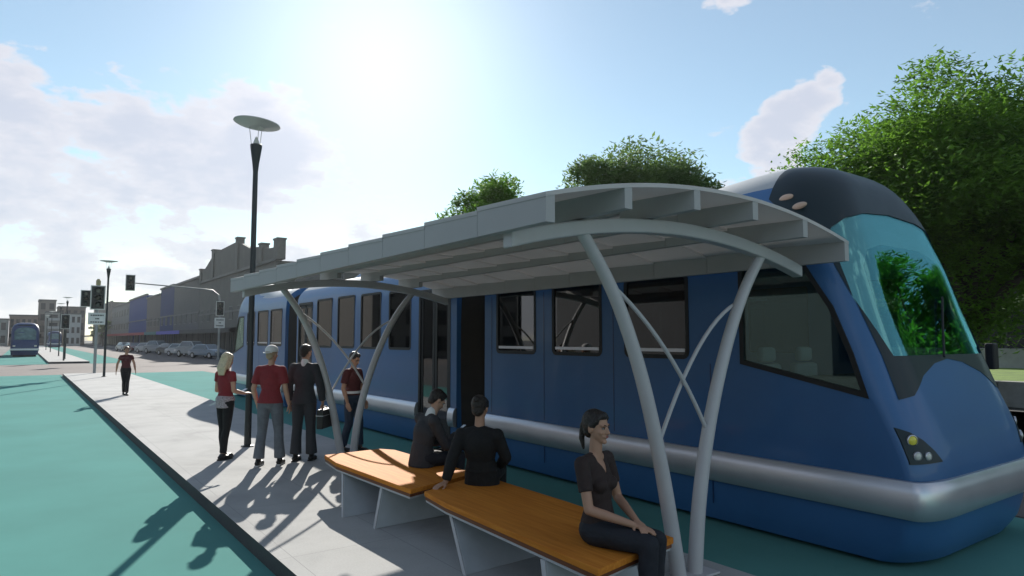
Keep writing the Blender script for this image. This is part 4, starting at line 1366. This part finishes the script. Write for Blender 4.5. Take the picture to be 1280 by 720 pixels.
# seated man with phone
t1 = person('seated man in a dark suit bending over his phone on the farther bench', (3.72, 6.85, 0), R(-92),
            sit(neck=(0, .10, 1.04), head=(0, .18, 1.19), yaw=R(-4), pitch=R(-38), chest=(0, .03, .83), belly=(0, .0, .68), sh_l=(-.18, .06, .98), sh_r=(.18, .06, .98),
                el_l=(-.22, .16, .70), el_r=(.21, .19, .70), wr_l=(-.06, .40, .70), wr_r=(.06, .41, .80), hd_l=(.4, .9, .1), hd_r=(-.2, .8, .5), hu_l=(0, 0, 1), hu_r=(0, -.5, 1), ht_l=1, ht_r=-1, curl_r=35, grip_r=20),
            dict(skin=M_SKIN, top=M_SUIT, bottom=M_NAVY, hair='short', sleeve=1.93, tg=.020, top_name='suit_jacket', collar=True, jacket_tail=True, pg=.016))
# seated woman leaning on one arm
person('seated person in black leaning back on one arm between the two benches', (3.74, 5.66, 0), R(-48),
       sit(neck=(0, -.10, 1.04), head=(0, -.07, 1.215), yaw=R(-8), pitch=R(-8), chest=(0, -.08, .86), belly=(0, -.03, .69), sh_l=(-.18, -.10, .96), sh_r=(.18, -.10, .96),
           el_l=(-.25, -.17, .74), el_r=(.25, -.02, .74), wr_l=(-.31, -.20, .51), wr_r=(.14, .18, .62), hd_l=(-.4, -.8, -.15), hd_r=(-.4, .8, -.2), hu_l=(0, 0, 1), hu_r=(0, .2, 1), ht_l=-1, ht_r=-1),
       dict(female=False, girth=1.0, skin=M_SKIN2, top=M_BLACK, bottom=M_BLACK, hair='bun', sleeve=1.9, tg=.02, top_name='jacket', jacket_tail=True, pg=.014))
# standing group
person('blonde woman in a red top and black trousers holding a phone beside the tall lamp', (2.66, 11.44, 0), R(-65),
       stand(1.66, yaw=R(5), pitch=R(-10), el_r=(.23, -.02, 1.14), wr_r=(.20, .22, 1.08), hd_r=(-.1, 1, .05), hu_r=(.2, 0, 1), ht_r=-1, el_l=(-.22, .0, 1.13), wr_l=(-.16, .23, 1.10), hd_l=(.1, 1, .1), hu_l=(-.2, 0, 1), ht_l=1,
             kn_l=(-.08, .03, .50), kn_r=(.08, -.02, .50), an_r=(.07, -.07, .09), an_l=(-.07, .06, .09)),
       dict(female=True, skin=M_SKIN, top=M_RED, bottom=M_BLACK, hair='long', hair_mat=M_BLONDE, sleeve=.45, under_top=M_PATTERN, pg=.006, tg=.014))
person('man in red shirt, grey jeans and white cap standing with his back to the camera', (3.08, 10.47, 0), R(-38),
       stand(1.78, yaw=R(-15), kn_l=(-.11, .0, .50), kn_r=(.12, .05, .50), an_l=(-.13, -.06, .09), an_r=(.14, .07, .09), el_l=(-.25, -.02, 1.13), wr_l=(-.24, .1, .90), wr_r=(.25, .08, .90)),
       dict(skin=M_SKIN, top=M_RED, bottom=M_JEANS, hair='cap', hair_mat=mat('sandy_hair', (.35, .26, .17), .5), sleeve=.75, tg=.018, pg=.018, flare=.03, hem=-.03, sole=M_SOLE))
person('man in a charcoal suit with a black briefcase standing in the shelter shadow', (3.63, 10.56, 0), R(-42),
       stand(1.80, yaw=R(-20), pitch=R(-6), wr_r=(.27, .06, .88), el_r=(.25, .0, 1.14), grip_r=45, hd_r=(0, .1, -1), curl_r=30, kn_l=(-.10, .0, .50), an_l=(-.10, -.04, .09), an_r=(.12, .04, .09)),
       dict(skin=M_SKIN2, top=M_SUIT, bottom=M_SUIT, hair='short', sleeve=1.9, tg=.026, pg=.024, flare=.03, top_name='suit_jacket', hem=-.09, collar=True))
person('man in a dark red shirt and jeans walking along the tram behind the columns', (4.58, 10.9, 0), R(-150),
       stand(1.66, yaw=R(0), pitch=R(-25), el_l=(-.26, -.02, 1.13), wr_l=(-.28, .05, .90), wr_r=(.26, .08, .9), kn_l=(-.10, .08, .50), kn_r=(.10, .0, .50), an_r=(.10, -.12, .10), an_l=(-.10, .10, .09)),
       dict(skin=M_SKIN2, top=M_REDD, bottom=M_BJEANS, hair='short', sleeve=.7, tg=.018, pg=.014, hem=.06, belt=M_WHITE))
person('woman in a maroon top and black trousers walking towards the camera near the crossing', (2.88, 26.2, 0), R(-178),
       stand(1.62, kn_l=(-.06, .06, .50), kn_r=(.05, .02, .50), an_r=(.02, -.14, .10), an_l=(-.04, .12, .09), el_l=(-.27, -.05, 1.14), el_r=(.27, -.05, 1.14), wr_l=(-.30, .05, .90), wr_r=(.30, -.02, .9)),
       dict(female=True, skin=M_SKIN2, top=M_REDD, bottom=M_BLACK, hair='ponytail', hair_mat=mat('brown_hair', (.06, .03, .018), .5), sleeve=.4, vox=.014, pg=.006, girth=1.06))

# carried things


def rel(loc, rz, p):
    v = Matrix.Rotation(rz, 3, 'Z') @ Vector(p); return (loc[0] + v.x, loc[1] + v.y, loc[2] + v.z)


def phone(label, pos, rot):
    t = thing('phone', label, 'phone', pos); t.rotation_euler = rot
    MB().box(-.036, .036, -.074, .074, -.004, .004).build('case', M_PHONE, t, bevel=.003)
    MB().box(-.032, .032, -.066, .066, .0042, .0052).build('screen', mat('phone_screen', (.35, .42, .5), .15), t)
    return t


phone('phone held by the seated man in the suit', rel((3.72, 6.85, 0), R(-92), (.0, .50, .845)), (R(35), 0, R(-97)))
phone('phone held by the blonde woman', rel((2.66, 11.44, 0), R(-65), (.05, .30, 1.055)), (R(25), 0, R(-65)))
bc = thing('briefcase', 'black briefcase in the right hand of the charcoal suited man', 'briefcase', rel((3.63, 10.56, 0), R(-42), (.30, .10, .80)), R(-42))
MB().box(-.055, .055, -.21, .21, -.30, .0).build('case_shell', mat('black_leather', (.015, .015, .015), .4), bc, bevel=.02)
MB().box(-.057, .057, -.212, .212, -.10, -.09).build('seam', M_SILV, bc)
MB().tube([(0, -.07, 0), (0, -.06, .03), (0, .06, .03), (0, .07, 0)], .009, 8).build('handle', M_RUBBER, bc, smooth=True)

# ------------------------------------------------------------------ parked cars


def make_car(label, x, y, col, rz=0, first=None):
    t = thing('parked_car', label, 'car', (x, y, SZ), rz, 'cars parked in front of the shops')
    pm = mat('car_paint_' + col[0], col[1], .3, coat=.6, var=.04)
    side = [(-2.15, .35), (-2.2, .62), (-2.1, .85), (-1.75, .95), (-1.2, 1.0), (1.0, 1.0), (1.9, .86), (2.15, .68), (2.2, .45), (2.1, .3)]
    b = MB(); W = .86
    rings = []
    for xx, ins in ((-W, .06), (-W + .05, 0), (W - .05, 0), (W, .06)):
        cy = 0; cz = .65
        rings.append([(xx, yy * (1 - ins * .5), cz + (z - cz) * (1 - ins)) for yy, z in side])
    n = len(side); vs = [p for r_ in rings for p in r_]; fs = []
    for i in range(3):
        for k in range(n):
            a = i * n + k; c = i * n + (k + 1) % n; fs.append((a, c, c + n, a + n))
    fs.append(tuple(range(n))); fs.append(tuple(range(3 * n, 4 * n)))
    b.add(vs, fs); body = b.build('body', pm, t, smooth=True, angle=40)
    cab = MB().hexa([(-.78, -1.7, .96), (.78, -1.7, .96), (.78, 1.15, .96), (-.78, 1.15, .96)], [(-.62, -1.2, 1.46), (.62, -1.2, 1.46), (.62, .45, 1.46), (-.62, .45, 1.46)])
    cab.build('cabin', pm, t, bevel=.06)
    gm = mat('car_glass', (.10, .12, .14), .08)
    for s_ in (1, -1):
        MB().hexa([(s_ * .775, -1.45, 1.0), (s_ * .775, .95, 1.0), (s_ * .785, .95, 1.0), (s_ * .785, -1.45, 1.0)], [(s_ * .64, -1.08, 1.41), (s_ * .64, .42, 1.41), (s_ * .65, .42, 1.41), (s_ * .65, -1.08, 1.41)]).build('side_window', gm, t)
    MB().hexa([(-.70, 1.10, 1.0), (.70, 1.10, 1.0), (.70, 1.13, 1.0), (-.70, 1.13, 1.0)], [(-.57, .51, 1.42), (.57, .51, 1.42), (.57, .54, 1.42), (-.57, .54, 1.42)]).build('windshield', gm, t)
    MB().hexa([(-.70, -1.70, 1.0), (.70, -1.70, 1.0), (.70, -1.66, 1.0), (-.70, -1.66, 1.0)], [(-.57, -1.28, 1.42), (.57, -1.28, 1.42), (.57, -1.24, 1.42), (-.57, -1.24, 1.42)]).build('rear_window', gm, t)
    rot = Euler((0, R(90), 0)).to_matrix()
    for sx in (1, -1):
        for yy in (-1.35, 1.35):
            wv = MB().lathe([(.2, -.1), (.31, -.1), (.33, -.06), (.33, .06), (.31, .1), (.2, .1)], (sx * .78, yy, .33), 18, rot=rot).build('wheel', M_RUBBER, t, smooth=True)
            MB().lathe([(.02, -.105), (.19, -.105), (.19, .105), (.02, .105)], (sx * .78, yy, .33), 12, rot=rot).build('rim', M_SILV, wv)
        MB().ell((sx * .62, -2.13, .72), (.16, .06, .08)).build('tail_light', mat('tail_red', (.4, .02, .02), .3), t)
        MB().ell((sx * .62, 2.1, .66), (.17, .07, .08)).build('headlight', M_LENSW, t)
        MB().box(sx * .93 - .08, sx * .93 + .08, .72, .82, .98, 1.10).build('side_mirror', pm, t, bevel=.02)
    return t


SIL = ('silver', (.26, .28, .30)); WHT = ('white', (.42, .43, .44)); BLU = ('blue_grey', (.12, .15, .20)); MAR = ('maroon', (.12, .02, .02)); DGR = ('dark_grey', (.05, .052, .055)); LBL = ('light_blue', (.16, .21, .27))
for (x, y, c, lab, rz) in (
        (15.9, 76.5, LBL, 'pale blue parked car nearest the mast arm signal', 25),
        (15.6, 82.5, SIL, 'silver parked car second from the mast arm signal', 28),
        (15.6, 88.5, WHT, 'white parked car third along the kerb', 28),
        (15.4, 95, DGR, 'dark grey parked car fourth along the kerb', 20),
        (15.2, 104, SIL, 'silver parked car under the red awning', 28),
        (15.0, 111, WHT, 'white parked car left of the red awning', 25),
        (14.2, 121, MAR, 'maroon parked car left of the white one', 10),
        (14.0, 130, WHT, 'small white parked car by the dark trees', 10),
        (-8.5, 92, DGR, 'dark car at the left edge of the street', 0)):
    make_car(lab, x, y, c, R(180 + rz)).scale = (1, .93, 1.22) if 'second' in lab or 'under' in lab else (1, 1, 1)

# ------------------------------------------------------------------ buildings
M_WIN = mat('dark_window', (.02, .024, .028), .5, var=.3, scale=.5, spec=.2)
M_FRAMEW = mat('muted_window_frame', (.17, .165, .16), .7)


def shop(name, label, cat, y0, y1, h, col, xf=24, depth=14, storeys=2, wins=4, awn=None, parapet=.0, awn_z=3.3, seed=1, wm=None):
    t = thing(name, label, cat, (xf, (y0 + y1) / 2, SZ), 0, 'shops along the right side of the street')
    hw = (y1 - y0) / 2; m_ = mat('wall_' + name + str(seed), col, .85, var=.14, scale=.6, bump=.2, bscale=8)
    MB().box(0, depth, -hw + .02, hw - .02, 0, h).build('wall', m_, t)
    MB().box(-.25, .25, -hw + .03, hw - .03, h - .003, h + .35).build('cornice', mat('cornice_stone', (.15, .147, .14), .8), t)
    MB().box(-.12, -.003, -hw + .03, hw - .03, h * .52, h * .52 + .25).build('string_course', mat('cornice_stone', (.15, .147, .14), .8), t)
    for s_ in range(storeys - 1):
        zz = 4.4 + s_ * (h - 4.4) / max(1, storeys - 1)
        for k in range(wins):
            cy = -hw + (k + .5) * 2 * hw / wins; ww = min(.9, hw / wins * .55)
            z1 = min(zz + 2.2, h - .6)
            f = MB().box(-.06, .1, cy - ww - .1, cy + ww + .1, zz + .4, z1 + .1).build('window', wm or M_FRAMEW, t)
            MB().box(-.075, -.062, cy - ww, cy + ww, zz + .5, z1).build('pane', M_WIN, f)
    # shopfront
    n = max(2, wins)
    for k in range(n):
        cy = -hw + (k + .5) * 2 * hw / n; ww = hw / n * .82
        f = MB().box(-.05, .1, cy - ww, cy + ww, .25, 3.0).build('shop_window', mat('shopfront_frame', (.05, .05, .05), .6), t)
        MB().box(-.065, -.052, cy - ww + .1, cy + ww - .1, .5, 2.9).build('pane', M_WIN, f)
    if awn:
        MB().hexa([(-3.0, -hw + .1, awn_z - .45), (-.01, -hw + .1, awn_z - .1), (-.01, hw - .1, awn_z - .1), (-3.0, hw - .1, awn_z - .45)],
                  [(-3.0, -hw + .1, awn_z + .15), (-.01, -hw + .1, awn_z + .3), (-.01, hw - .1, awn_z + .3), (-3.0, hw - .1, awn_z + .15)]).build('awning', awn, t)
        for k in range(max(2, int(hw / 2))):
            cy = -hw + .6 + k * (2 * hw - 1.2) / max(1, int(hw / 2) - 1)
            MB().tube([(-2.8, cy, 0.1), (-2.8, cy, awn_z - .4)], .05, 6).build('awning_post', M_POLE, t)
    return t


A_RED = mat('awning_red', (.30, .03, .035), .7); A_PUR = mat('awning_violet', (.09, .08, .42), .7); A_GRN = mat('awning_teal', (.03, .14, .14), .7); A_DK = mat('awning_dark', (.03, .03, .032), .7)
# large masonry building with stepped gable parapet (Y 80..123)
g = shop('masonry_building', 'large grey masonry building with gabled parapet and stone piers', 'building', 80.2, 122.9, 11.3, (.12, .115, .105), wins=9, depth=18, awn=A_DK, seed=2)
prf = [(-21.35, 11.3), (-21.35, 12.6), (-18, 12.75), (-12.8, 13.5), (-9, 13.75), (-4.7, 14.85), (-1.8, 15.35), (-1, 15.4), (9.0, 15.25), (12, 15.05), (17.8, 13.3), (21.35, 12.55), (21.35, 11.3)]
MB().hexa([(-.02, y, z + .36) for y, z in prf], [(.5, y, z + .36) for y, z in prf]).build('gable_parapet', mat('wall_masonry_building2', (.12, .115, .105), .85), g)
for yy, z in ((-20.9, 13.75), (-14.8, 13.9), (-3.0, 16.1), (11.8, 15.95), (20.6, 13.6)):
    MB().box(-.25, .7, yy - (1.2 if yy == -20.9 else .6), yy + (.45 if yy < -20.8 else .6), 11.4, z).box(-.35, .8, yy - (1.25 if yy == -20.9 else .7), yy + (.5 if yy < -20.8 else .7), z + .002, z + .2).build('parapet_pier', mat('pier_stone', (.14, .135, .125), .85), g)
shop('low_building', 'lower grey building partly hidden behind the shelter roof', 'building', 50, 80, 10.0, (.11, .108, .10), wins=6, depth=18, awn=A_DK, seed=3).location.y = 65.2 + 9.4
bpy.data.objects  # (kept in place)
shop('corner_shop', 'grey two storey shop with violet awning beside the masonry building', 'shop', 123, 147, 12.4, (.11, .105, .10), wins=5, awn=A_PUR, seed=4)
shop('blue_shop', 'dark blue painted shop front with teal fascia', 'shop', 147, 163, 12.6, (.025, .04, .12), wins=3, awn=A_GRN, seed=5)
shop('brick_shop', 'narrow grey brown shop between two blue fronts', 'shop', 163, 183, 11.6, (.12, .105, .10), wins=4, awn=A_RED, seed=6)
shop('royal_blue_shop', 'wide royal blue shop front above a red awning', 'shop', 183, 216, 12.6, (.02, .045, .18), wins=3, awn=A_RED, seed=7, storeys=1)
shop('white_shop', 'pale rendered shop with dark window bays', 'shop', 216, 262, 12.2, (.17, .175, .17), wins=7, awn=A_RED, seed=8, storeys=3)
shop('terrace_building', 'long brownish terrace beyond the shops with flat roof', 'building', 262, 335, 14.5, (.14, .125, .11), wins=10, awn=A_DK, seed=9, storeys=3)


def block(name, label, x0, x1, y, depth, h, col, nx, nz, seed, balcony=False):
    t = thing(name, label, 'building', ((x0 + x1) / 2, y, SZ), 0)
    hw = (x1 - x0) / 2; m_ = mat('block_wall%d' % seed, col, .85, var=.12, scale=.3)
    MB().box(-hw, hw, 0, depth, 0, h).build('wall', m_, t)
    MB().box(-hw - .15, hw + .15, -.15, depth, h + .003, h + .4).build('roof', mat('flat_roof', (.08, .08, .082), .8), t)
    for i in range(nx):
        for k in range(nz):
            cx = -hw + (i + .5) * 2 * hw / nx; cz = (k + .5) * h / nz; ww = hw / nx * .55; hh = h / nz * .28
            MB().box(cx - ww, cx + ww, -.06, .05, cz - hh, cz + hh).build('window', M_WIN, t)
            if balcony: MB().box(cx - ww * 1.5, cx + ww * 1.5, -.9, -.065, cz - hh - .4, cz - hh + .3).build('balcony', mat('balcony_white', (.42, .42, .42), .7), t)
    return t


block('brick_building', 'wide reddish brown building behind the distant tram', -3.4, 3.6, 250, 12, 8.9, (.19, .14, .12), 5, 2, 1)
block('tower_building', 'plain grey brown tower block behind the far platform', 3.7, 8.1, 255, 12, 13.9, (.15, .135, .125), 2, 4, 2)
block('balcony_building', 'small pale apartment block with stacked white balconies by the tower', 5.2, 8.9, 236, 10, 9.6, (.28, .275, .26), 1, 4, 3, True)
block('flat_building', 'brown flat roofed building right of the tower', 9.0, 16.5, 262, 12, 12.2, (.14, .115, .10), 4, 3, 4)
block('white_building', 'pale two storey building behind the lamps of the far platform', 9.8, 13.6, 232, 12, 9.1, (.42, .43, .42), 3, 3, 5)
block('left_building', 'low dark roofed pale building at the far left', -20, -3.6, 246, 12, 7.6, (.20, .22, .21), 8, 2, 6)
block('left_far_block', 'dark low block beyond the left side of the street', -60, -21, 200, 12, 7.0, (.15, .15, .15), 12, 2, 7)

block('depot_building', 'long grey building beyond the board fence', 46, 70, 12, 34, 8.5, (.12, .12, .12), 6, 2, 30)
for i, (yy, hh, cc) in enumerate(((68, 9, (.15, .14, .13)), (98, 8, (.18, .17, .16)), (130, 10, (.12, .12, .125)))):  # out-of-view blocks added for the tram windows to reflect
    block('street_building', ['brown building left of the street just past the crossing', 'tan building left of the street beyond the crossing, second', 'dark building left of the street beyond the crossing, third'][i], -38, -18, yy, 28, hh, cc, 6, 3, 40 + i)
for i, (yy, hh, cc) in enumerate(((-36, 9, (.16, .15, .14)), (-8, 8, (.20, .19, .18)), (20, 10, (.13, .13, .135)))):  # out-of-view blocks added for reflections and to darken the tram side
    block('street_building', ['grey building left of the street, nearest', 'pale building left of the street, middle', 'dark building left of the street, farthest'][i], -44, -24, yy, 24, hh, cc, 6, 3, 20 + i)

# ------------------------------------------------------------------ trees


def tree(name, label, x, y, base, top, rad, nleaf, leaf, lm, clumps, trunk_h, squash=1.0, seed=1, group=None, cz=None):
    rnd = random.Random(seed)
    t = thing(name, label, 'tree', (x, y, base), 0, group)
    H = top - base; cz_ = cz or (trunk_h + (H - trunk_h) / 2); rz_ = (H - trunk_h) / 2
    cl = []
    for i in range(clumps):
        while True:
            v = Vector((rnd.uniform(-1, 1), rnd.uniform(-1, 1), rnd.uniform(-1, 1)))
            if .35 < v.length < 1: break
        v = v * (.55 + .45 * rnd.random()) if v.length > .6 else v
        cr = rnd.uniform(.19, .34)
        cl.append((Vector((v.x * (rad * (1 - cr * .6)), v.y * (rad * (1 - cr * .6)), cz_ + v.z * rz_ * (1 - cr * .5))), cr * rad))
    b = MB()
    b.tube([(0, 0, 0), (.05, .02, trunk_h * .5), (.0, .05, trunk_h), (.1, 0, cz_)], [rad * .075, rad * .06, rad * .05, rad * .02], 10)
    for c, cr in cl[:26]:
        s0 = Vector((0, 0, trunk_h * rnd.uniform(.8, 1.25))); mid = s0.lerp(c, .5) + Vector((rnd.uniform(-.2, .2), rnd.uniform(-.2, .2), .15)) * rad * .3
        b.tube([s0, mid, c], [rad * .03, rad * .02, rad * .006], 6)
    b.build('trunk', M_BARK, t, smooth=True)
    vs = []; fs = []
    for i in range(nleaf):
        c, cr = cl[rnd.randrange(len(cl))]
        v = Vector((rnd.gauss(0, 1), rnd.gauss(0, 1), rnd.gauss(0, 1))).normalized() * cr * (rnd.random() ** .4) * rnd.uniform(.85, 1.12)
        p = c + Vector((v.x, v.y, v.z * .72))
        a = rnd.uniform(0, 2 * PI); el = rnd.uniform(-.5, .75)
        d = Vector((math.cos(a) * math.cos(el), math.sin(a) * math.cos(el), math.sin(el)))
        sd2 = d.cross(Vector((rnd.uniform(-.5, .5), rnd.uniform(-.5, .5), 1))).normalized(); L_ = leaf * rnd.uniform(.6, 1.3); wd = L_ * .2
        nrm = d.cross(sd2)
        o = len(vs)
        vs += [p, p + d * L_ * .5 + sd2 * wd + nrm * wd * .3, p + d * L_ - nrm * wd * .4, p + d * L_ * .5 - sd2 * wd + nrm * wd * .3]
        fs.append((o, o + 1, o + 2, o + 3))
    me = MB(); me.v = [tuple(q) for q in vs]; me.f = fs; me.m = [0] * len(fs)
    me.build('crown', lm, t, recalc=False)
    return t


tree('leafy_tree', 'big dense dark green tree rising behind the nose of the tram', 23.0, 8.5, -.1, 10.5, 5.7, 170000, .20, M_LEAF, 200, 1.6, seed=4)
tree('leafy_tree', 'rounded feathery tree above the middle of the shelter roof', 17.1, 15.9, -.1, 8.95, 3.9, 70000, .19, M_LEAF2, 70, 3.0, seed=9)
tree('leafy_tree', 'small clumpy tree above the left part of the shelter roof', 15.9, 22.6, -.1, 8.5, 3.2, 12000, .24, M_LEAF, 20, 5.2, seed=12)
tree('leafy_tree', 'broad green tree standing beyond the road right of the picture', 27.0, -4.0, -.1, 11.5, 5.0, 34000, .36, M_LEAFB, 46, 1.6, seed=15)  # out of view, added for its green reflection in the windshield
for i, (x, y, h) in enumerate(((40.2, 18, 4.2), (40.0, 13, 4.0), (40.4, 8, 4.4), (40.0, 3, 4.0), (41, -3, 4.6))):
    tree('garden_shrub', ['dark shrub behind the board fence, first from the left', 'second dark shrub behind the board fence', 'third dark shrub behind the board fence', 'fourth dark shrub behind the board fence', 'last dark shrub behind the board fence'][i],
         x, y, .4, h + .4, 3.0, 9000, .3, M_LEAF2, 30, .6, seed=30 + i, group='shrubs behind the board fence')
for i, (x, y, h, r_) in enumerate(((17.4, 236, 9.5, 1.7), (18.8, 222, 8.2, 1.5), (17.2, 208, 8.6, 1.6), (-12, 190, 7, 2.6), (-16, 150, 6, 2.5))):
    tree('street_tree', ['narrow dark street tree beside the white shop, farthest', 'narrow dark street tree, middle of three by the white shop', 'narrow dark street tree nearest of three by the white shop', 'dark tree at the far left of the street', 'nearer dark tree at the left edge'][i],
         x, y, -.1, h, r_, 2600, .55, M_LEAF2, 16, 1.6, seed=50 + i, group='trees along the distant street')

hz = MB().box(-460, 510, -160, 910, -2.2, 24).build('haze', M_CLEAR)
hz.data.materials.clear()
hm = bpy.data.materials.new('thin_haze'); hm.use_nodes = True; hm.node_tree.nodes.clear()
pv = hm.node_tree.nodes.new('ShaderNodeVolumePrincipled'); pv.inputs['Color'].default_value = (.86, .90, .95, 1)
pv.inputs['Density'].default_value = .00017; pv.inputs['Anisotropy'].default_value = .45
ho = hm.node_tree.nodes.new('ShaderNodeOutputMaterial'); hm.node_tree.links.new(pv.outputs[0], ho.inputs['Volume'])
hz.data.materials.append(hm); hz['kind'] = 'stuff'

for o in list(bpy.data.objects):
    if o.name.startswith('cutter'): bpy.data.objects.remove(o, do_unlink=True)
bpy.data.objects.remove(hold)
